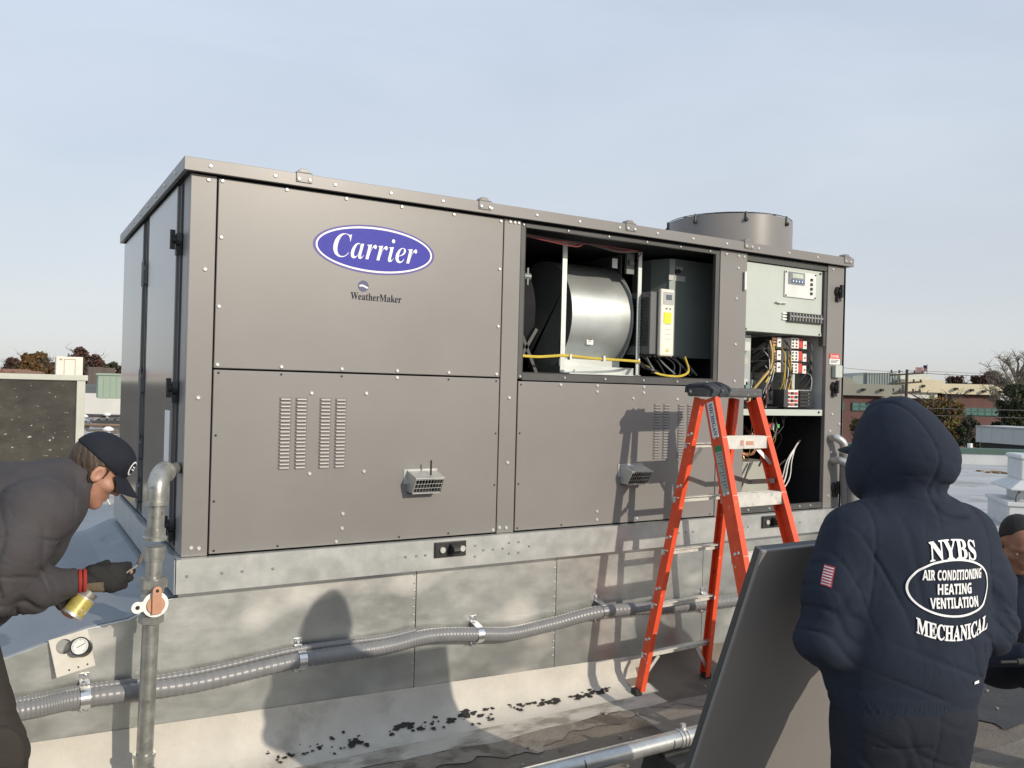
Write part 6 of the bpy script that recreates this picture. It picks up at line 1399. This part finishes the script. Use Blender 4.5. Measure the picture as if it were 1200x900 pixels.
sdf_obj('trousers', trousers2, w2((-1.32, -1.10, -0.10)), w2((-0.50, -0.40, 1.16)), 0.0065, DKBR, man2)
for s in (-1, 1):
    fx, fy = (-0.70 if s < 0 else -0.93), -0.75+0.14*s; c = w2((fx, fy, -LIFT))
    sdf_obj('boot', lambda P, c=c: shoe_f(P, c[0], c[1], R(90), -LIFT), c+np.array((-0.14, -0.09, -0.01)), c+np.array((0.24, 0.09, 0.22)), 0.006, BOOT, man2)
def onh(f): return lambda P: f((P-hC2)@hM2/HS)*HS
def hair_f(P):
    d = head_f(P)-0.006-0.0022*np.sin(P[:, 0]*210+P[:, 2]*60)*np.sin(P[:, 1]*170+P[:, 2]*90); d = smx(d, P[:, 1]-0.024+0.9*np.maximum(0, 0.0-P[:, 2]), 0.004); d = smx(d, -0.062-P[:, 2], 0.006); d = smx(d, -ell(np.abs(P)*np.array((1, 0, 0))+P*np.array((0, 1, 1)), (0.08, -0.004, 0.004), (0.03, 0.026, 0.036)), 0.003); return d
sdf_obj('hair', onh(hair_f), hC2-0.17, hC2+0.17, 0.0028, HAIR1, man2)
cp2 = sdf_obj('cap', onh(lambda P: cap_f(P)-0.0012*np.exp(-(P[:, 0]/0.002)**2)), hC2-0.19, hC2+0.19, 0.0032, CAPC, man2)
bm_ = brim_mesh(hM2*HS, hC2, y0=0.082, y1=0.185, z0=0.055, drop=0.045, w=0.082); bm_.build('brim', CAPC, cp2, smooth=True)
m = MB()   # pale stitched ring badge on the front of the cap, seen edge-on
bc = np.array((0.052, 0.098, 0.088)); bn = np.array((0.62, 0.76, 0.20)); bn /= np.linalg.norm(bn); bu = np.array((0, 0, 1.0)); bu = bu-bn*(bu@bn); bu /= np.linalg.norm(bu); br_ = np.cross(bu, bn)
def badge(us):
    O = np.array([bc+bn*0.05+br_*a+bu*b for a, b in us]); Q = march(cap_f, O, np.tile(-bn, (len(O), 1)), 0.12)+bn*0.0018; return [tuple(hC2+HS*(hM2@q)) for q in Q]
n = 24; m.add(badge([(r*math.cos(R(50)+R(260)*j/n), r*1.05*math.sin(R(50)+R(260)*j/n)) for r in (0.021, 0.0265) for j in range(n+1)]), [(j, j+1, n+2+j, n+1+j) for j in range(n)])
m.add(badge([(-0.011, -0.007), (0.016, -0.007), (0.016, -0.001), (-0.011, -0.001)]), [(0,1,2,3)]); m.add(badge([(-0.011, 0.003), (0.012, 0.003), (0.012, 0.008), (-0.011, 0.008)]), [(0,1,2,3)])
m.build('cap_badge', PRINT, cp2, fix=False)
for s in (-1, 1):
    e = hC2+HS*(hM2@np.array((0.031*s, 0.079, 0.014))); m = MB(); m.tube([tuple(e-hM2[:, 1]*0.008), tuple(e), tuple(e+hM2[:, 1]*0.006)], [0.009, 0.0085, 0.004], 10); m.build('eye', EYEW, man2, smooth=True)
# what he holds: a stub of a cigarette, a dauber, a tin
c0_ = Vector(hC2+HS*(hM2@np.array((-0.0, 0.098, -0.056))))+M2; dr2 = Vector(hM2 @ np.array((0.25, 0.86, -0.45)))
cig = thing('cigarette', 'cigarette stub between the lips of the stooping man', 'cigarette', c0_); m = MB(); m.tube([(0,0,0), tuple(dr2*0.022)], 0.003, 8); m.tube([tuple(dr2*0.022), tuple(dr2*0.029)], 0.0029, 8, 1); m.build('stub', [mat('cigarette paper', (0.7,0.66,0.58), 0.7), mat('ash', (0.2,0.19,0.18), 0.9)], cig)
db = Vector(WRR)+M2+Vector((0.145, 0.005, 0.012)); dau = thing('dauber', 'bent wire dauber with a sealant smeared tip held in the gloved hand', 'brush', db)
m = MB(); m.tube(smoothpath([(-0.03,0,-0.012),(0.0,0,0.0),(0.022,0,0.014),(0.042,0,0.028),(0.052,0,0.048)], 5), 0.0028, 6); m.build('wire_handle', mat('paste on wire', (0.30,0.27,0.21), 0.6), dau, smooth=True)
m = MB(); m.tube(smoothpath([(0.044,0,0.030),(0.052,0,0.044),(0.055,0,0.060),(0.052,0,0.068)], 4), [0.004,0.007,0.0075,0.007,0.0075,0.007,0.0075,0.007,0.0065,0.006,0.006,0.005,0.003][:13], 8); m.build('wool_tip', mat('wool daub', (0.13,0.12,0.10), 0.9, 0, 0.3, 60, 0.8, 120), dau, smooth=True)
ca_, cb_ = Vector((-0.432, -0.855, 0.985+LIFT)), Vector((-0.487, -0.875, 0.918+LIFT)); tin = thing('sealant_tin', 'small open tin of pipe sealant tilted in the bare fingers of the stooping man', 'tin', cb_)
dv = (ca_-cb_); Ln = dv.length; un = dv.normalized(); m = MB(); m.tube([(0,0,0), tuple(un*Ln*0.10)], 0.036, 24, 1); m.tube([tuple(un*Ln*0.10), tuple(un*Ln*0.72)], 0.0345, 24, 0); m.tube([tuple(un*Ln*0.72), tuple(un*Ln*0.74), tuple(un*Ln*0.78)], [0.036, 0.036, 0.031], 24, 1)
m.build('tin_body', [mat('tin label', (0.45,0.37,0.10), 0.35, 0.2, 0.2, 30, dark=(0.16,0.13,0.06), dark_at=0.57, dark_scale=26, light=(0.66,0.62,0.50), light_at=0.6, light_scale=30, light_w=0.03), mat('tin rim', (0.62,0.60,0.54), 0.3, 0.6)], tin, smooth=True)
m = MB(); m.tube([tuple(un*Ln*0.78), tuple(un*Ln*1.0)], 0.029, 24, caps=False); m.tube([tuple(un*Ln*0.99), tuple(un*Ln*1.012)], 0.031, 24, caps=False); m.disc(tuple(un*Ln*0.90), tuple(un), 0.028, 24, 1); m.build('tin_neck', [mat('smeared tin', (0.20,0.19,0.17), 0.45, 0.3, 0.4, 30), mat('sealant paste', (0.10,0.10,0.095), 0.4)], tin, smooth=True, fix=False)

# ---------------------------------------------------------------- 3. man crouching at the right edge
M3 = Vector((3.42, -1.80, LIFT)); man3 = thing('person', 'person with short black hair in navy top crouching at the right edge, looking down', 'person', M3)
def w3(p): return np.array(p, float)-np.array((M3.x, M3.y, 0))
f3d = Vector((-0.62, -0.62, -0.48)); hM3 = frame(f3d, (-0.1, 0.0, 1)); hC3 = w3((3.345, -1.85, 1.035)); CH3, HP3 = w3((3.50, -1.73, 0.74)), w3((3.66, -1.60, 0.42)); NK3 = w3((3.42, -1.80, 0.90))
SR3, SL3 = CH3+np.array((-0.13, 0.14, 0.07)), CH3+np.array((0.15, -0.14, 0.06)); ER3, EL3 = w3((3.26, -1.70, 0.52)), w3((3.62, -2.08, 0.55)); WR3, WL3 = w3((3.235, -1.95, 0.57)), w3((3.36, -2.12, 0.575))
K3 = (w3((3.22, -1.55, 0.46)), w3((3.50, -2.02, 0.40))); A3 = (w3((3.42, -1.40, 0.08-LIFT)), w3((3.72, -1.90, 0.08-LIFT)))
def body3(P):
    d = head_f((P-hC3)@hM3); A = [cone(P, HP3, CH3, 0.13, 0.13), cone(P, CH3, NK3, 0.11, 0.06), cone(P, NK3, hC3+np.array((0.02, 0.02, -0.06)), 0.055, 0.055), cone(P, SR3, SL3, 0.055, 0.055)]
    for s, e, w in ((SR3, ER3, WR3), (SL3, EL3, WL3)): A.append(chain(P, [s, e, w], [0.05, 0.042, 0.028]))
    for k, a in zip(K3, A3): A.append(chain(P, [HP3, k, a], [0.09, 0.06, 0.042])); A.append(cone(P, a-np.array((0, 0, 0.045)), a+np.array((-0.12, -0.09, -0.05)), 0.04, 0.034))
    d = sm(d, rootless(P, A, 0.03), 0.02); d = sm(d, hand_f(P, WR3, (0.35, -0.85, -0.1), (0.2, 0.1, -1), (0.5,0.55,0.6,0.6), thumb_side=1), 0.01); return sm(d, hand_f(P, WL3, (-0.9, 0.2, -0.1), (0, 0.2, -1), (0.5,0.55,0.6,0.6), thumb_side=-1), 0.01)
sdf_obj('body', body3, w3((3.0, -2.4, -LIFT)), w3((3.95, -1.2, 1.2)), 0.006, SK2, man3)
def top3(P):
    d = cone(P, HP3+np.array((0, 0, 0.06)), CH3, 0.17, 0.18); d = sm(d, cone(P, CH3, NK3, 0.15, 0.085), 0.05); d = sm(d, cone(P, SR3, SL3, 0.095, 0.095), 0.05)
    for s, e, w in ((SR3, ER3, WR3), (SL3, EL3, WL3)):
        e_, w_ = np.array(e), np.array(w); d = sm(d, chain(P, [s, e_, w_-(w_-e_)*0.04], [0.09, 0.08, 0.05], 0.04)-folds(P, e_, (0.3, 0.3, 1), 0.006, 60, 0.12, 8), 0.02)
    d = np.maximum(d, -(cone(P, NK3, hC3+np.array((0.02, 0.02, -0.06)), 0.062, 0.062))); return smx(d, 0.33-P[:, 2], 0.02)
sdf_obj('sweatshirt', top3, w3((3.0, -2.35, 0.3)), w3((3.95, -1.25, 1.05)), 0.0065, NAVY, man3)
def trousers3(P):
    d = ell(P, HP3, (0.17, 0.18, 0.17))
    for k, a in zip(K3, A3): d = sm(d, chain(P, [HP3, k, a], [0.115, 0.088, 0.07], 0.05)-folds(P, k, (0.3, 0.3, 1), 0.006, 60, 0.12, 8), 0.03)
    return smx(d, 0.03-LIFT-P[:, 2], 0.01)
sdf_obj('trousers', trousers3, w3((3.0, -2.25, -LIFT)), w3((3.95, -1.2, 0.65)), 0.007, NAVYT, man3)
for a, az in zip(A3, (R(-125), R(-125))): c = a*np.array((1, 1, 0))-np.array((0, 0, LIFT)); sdf_obj('boot', lambda P, c=c: shoe_f(P, c[0], c[1], R(232), -LIFT), c-np.array((0.22, 0.22, 0.01)), c+np.array((0.22, 0.22, 0.22)), 0.007, BOOT, man3)
def hair3(P): d = head_f(P)-0.006-0.0012*np.sin(P[:, 0]*330)*np.sin(P[:, 1]*310)*np.sin(P[:, 2]*320); d = smx(d, P[:, 1]*0.9-0.040+0.85*np.maximum(0, 0.095-P[:, 2]), 0.006); d = smx(d, -0.05-P[:, 2], 0.006); Q = P.copy(); Q[:, 0] = np.abs(Q[:, 0]); return smx(d, -ell(Q, (0.08, -0.004, 0.0), (0.03, 0.028, 0.036)), 0.003)
sdf_obj('hair', lambda P: hair3((P-hC3)@hM3), hC3-0.16, hC3+0.16, 0.004, HAIR2, man3)
for s_ in (-1, 1):
    e = hC3+hM3@np.array((0.031*s_, 0.080, 0.014)); m = MB(); m.tube([tuple(e-hM3[:, 1]*0.008), tuple(e), tuple(e+hM3[:, 1]*0.005)], [0.009, 0.0085, 0.004], 8); m.build('eye', EYEW, man3, smooth=True)
tq = Vector((3.30, -2.02, 0.55+LIFT)); tool = thing('hand_tool', 'black hand tool gripped by the crouching man at the right edge', 'tool', tq)
m = MB(); m.tube([(0.10,-0.02,0.0),(-0.05,0.02,0.01),(-0.18,0.05,0.015)], [0.016,0.017,0.012], 10); m.tube([(-0.18,0.05,0.015),(-0.27,0.07,0.02)], 0.006, 8); m.build('tool_body', RUBBER, tool, smooth=True); m = MB(); m.box(-0.07,-0.02,0.0,0.04,0.0,0.05); m.build('trigger', BLACK, tool, bevel=0.005)

# ---------------------------------------------------------------- near pipe on its block, open box with a conduit elbow
npipe = thing('floor_pipe', 'galvanised pipe on a black rubber block, running behind the loose panel', 'pipe', (2.08, -0.972, 0))
m = MB(); m.tube([(-2.2,0,0.16),(1.3,0,0.165)], 0.040, 20); m.build('pipe_length', mat('clean galvanised pipe', (0.50,0.51,0.50), 0.3, 0.7, 0.15, 16, 0.04, 50), npipe, smooth=True)
m = MB()
for x in (-0.56, -0.05): m.tube([(x-0.004,0,0.161),(x+0.004,0,0.161)], 0.0408, 20)
m.build('pipe_mark', GASK, npipe, smooth=True)
m = MB()
for k in range(3): m.tube([(0.0+0.022*k,0,0.163),(0.012+0.022*k,0,0.163)], 0.0445, 20)
m.screw((0.03, -0.01, 0.205), (0,-0.2,1), 0.014, 0.012); m.box(0.018, 0.042, -0.012, 0.004, 0.200, 0.232); m.build('pipe_clamp', GALV, npipe, smooth=True)
m = MB(); m.prism([(-0.13,0.0),(0.13,0.0),(0.10,0.10),(-0.10,0.10)], 'y', -0.11, 0.11); m.box(-0.10,0.10,-0.03,0.03,0.10,0.118); b_ = m.build('support_block', RUBBER, npipe, bevel=0.006)
jbx = Vector((5.05, -0.80, 0)); box_ = thing('conduit_box', 'open galvanised box with a conduit elbow on the dark tar patch at the right', 'junction box', jbx, R(-38))
m = MB(); t = 0.006; w, d_, h = 0.13, 0.09, 0.20
m.box(-w,w,-d_,-d_+t,0.017,h); m.box(-w,w,d_-t,d_,0.017,h); m.box(-w,-w+t,-d_+t,d_-t,0.017,h); m.box(w-t,w,-d_+t,d_-t,0.017,h); m.box(-w+t,w-t,-d_+t,d_-t,0.017,0.024); m.build('box_shell', GALV, box_)
m = MB(); m.tube(smoothpath([(-0.04,0,0.12),(-0.08,0,0.24),(-0.16,0,0.33),(-0.30,0,0.36),(-0.42,0,0.36)], 6), 0.034, 14); m.build('conduit_elbow', GALV, box_, smooth=True)
# two electric conduits on the right end of the big unit
rc = thing('power_conduits', 'two grey conduits with bright elbows rising into the right end of the unit', 'conduit', (UL-0.005, 0.0, LIFT))
for dx, zt_, y in ((-0.02, 1.40, -0.075), (0.005, 1.24, -0.12)):
    m = MB(); m.tube(smoothpath([(dx-0.10, -0.001, zt_), (dx-0.10, y*0.6, zt_+0.005), (dx-0.06, y, zt_-0.03), (dx-0.04, y, zt_-0.10)], 6), 0.028, 14); m.tube([(dx-0.04,y,zt_-0.085),(dx-0.04,y,zt_-0.11)], 0.036, 14); m.build('elbow', GALV, rc, smooth=True)
    m = MB(); P_ = smoothpath([(dx-0.04, y, zt_-0.10), (dx-0.02, y, zt_-0.35), (dx+0.02, y, 0.6), (dx+0.04, y, 0.3), (dx+0.05, y, -0.09)], 20); m.tube(P_, [0.036+0.002*(i % 2) for i in range(len(P_))], 14); m.build('conduit_hose', GREYCOND, rc, smooth=True)
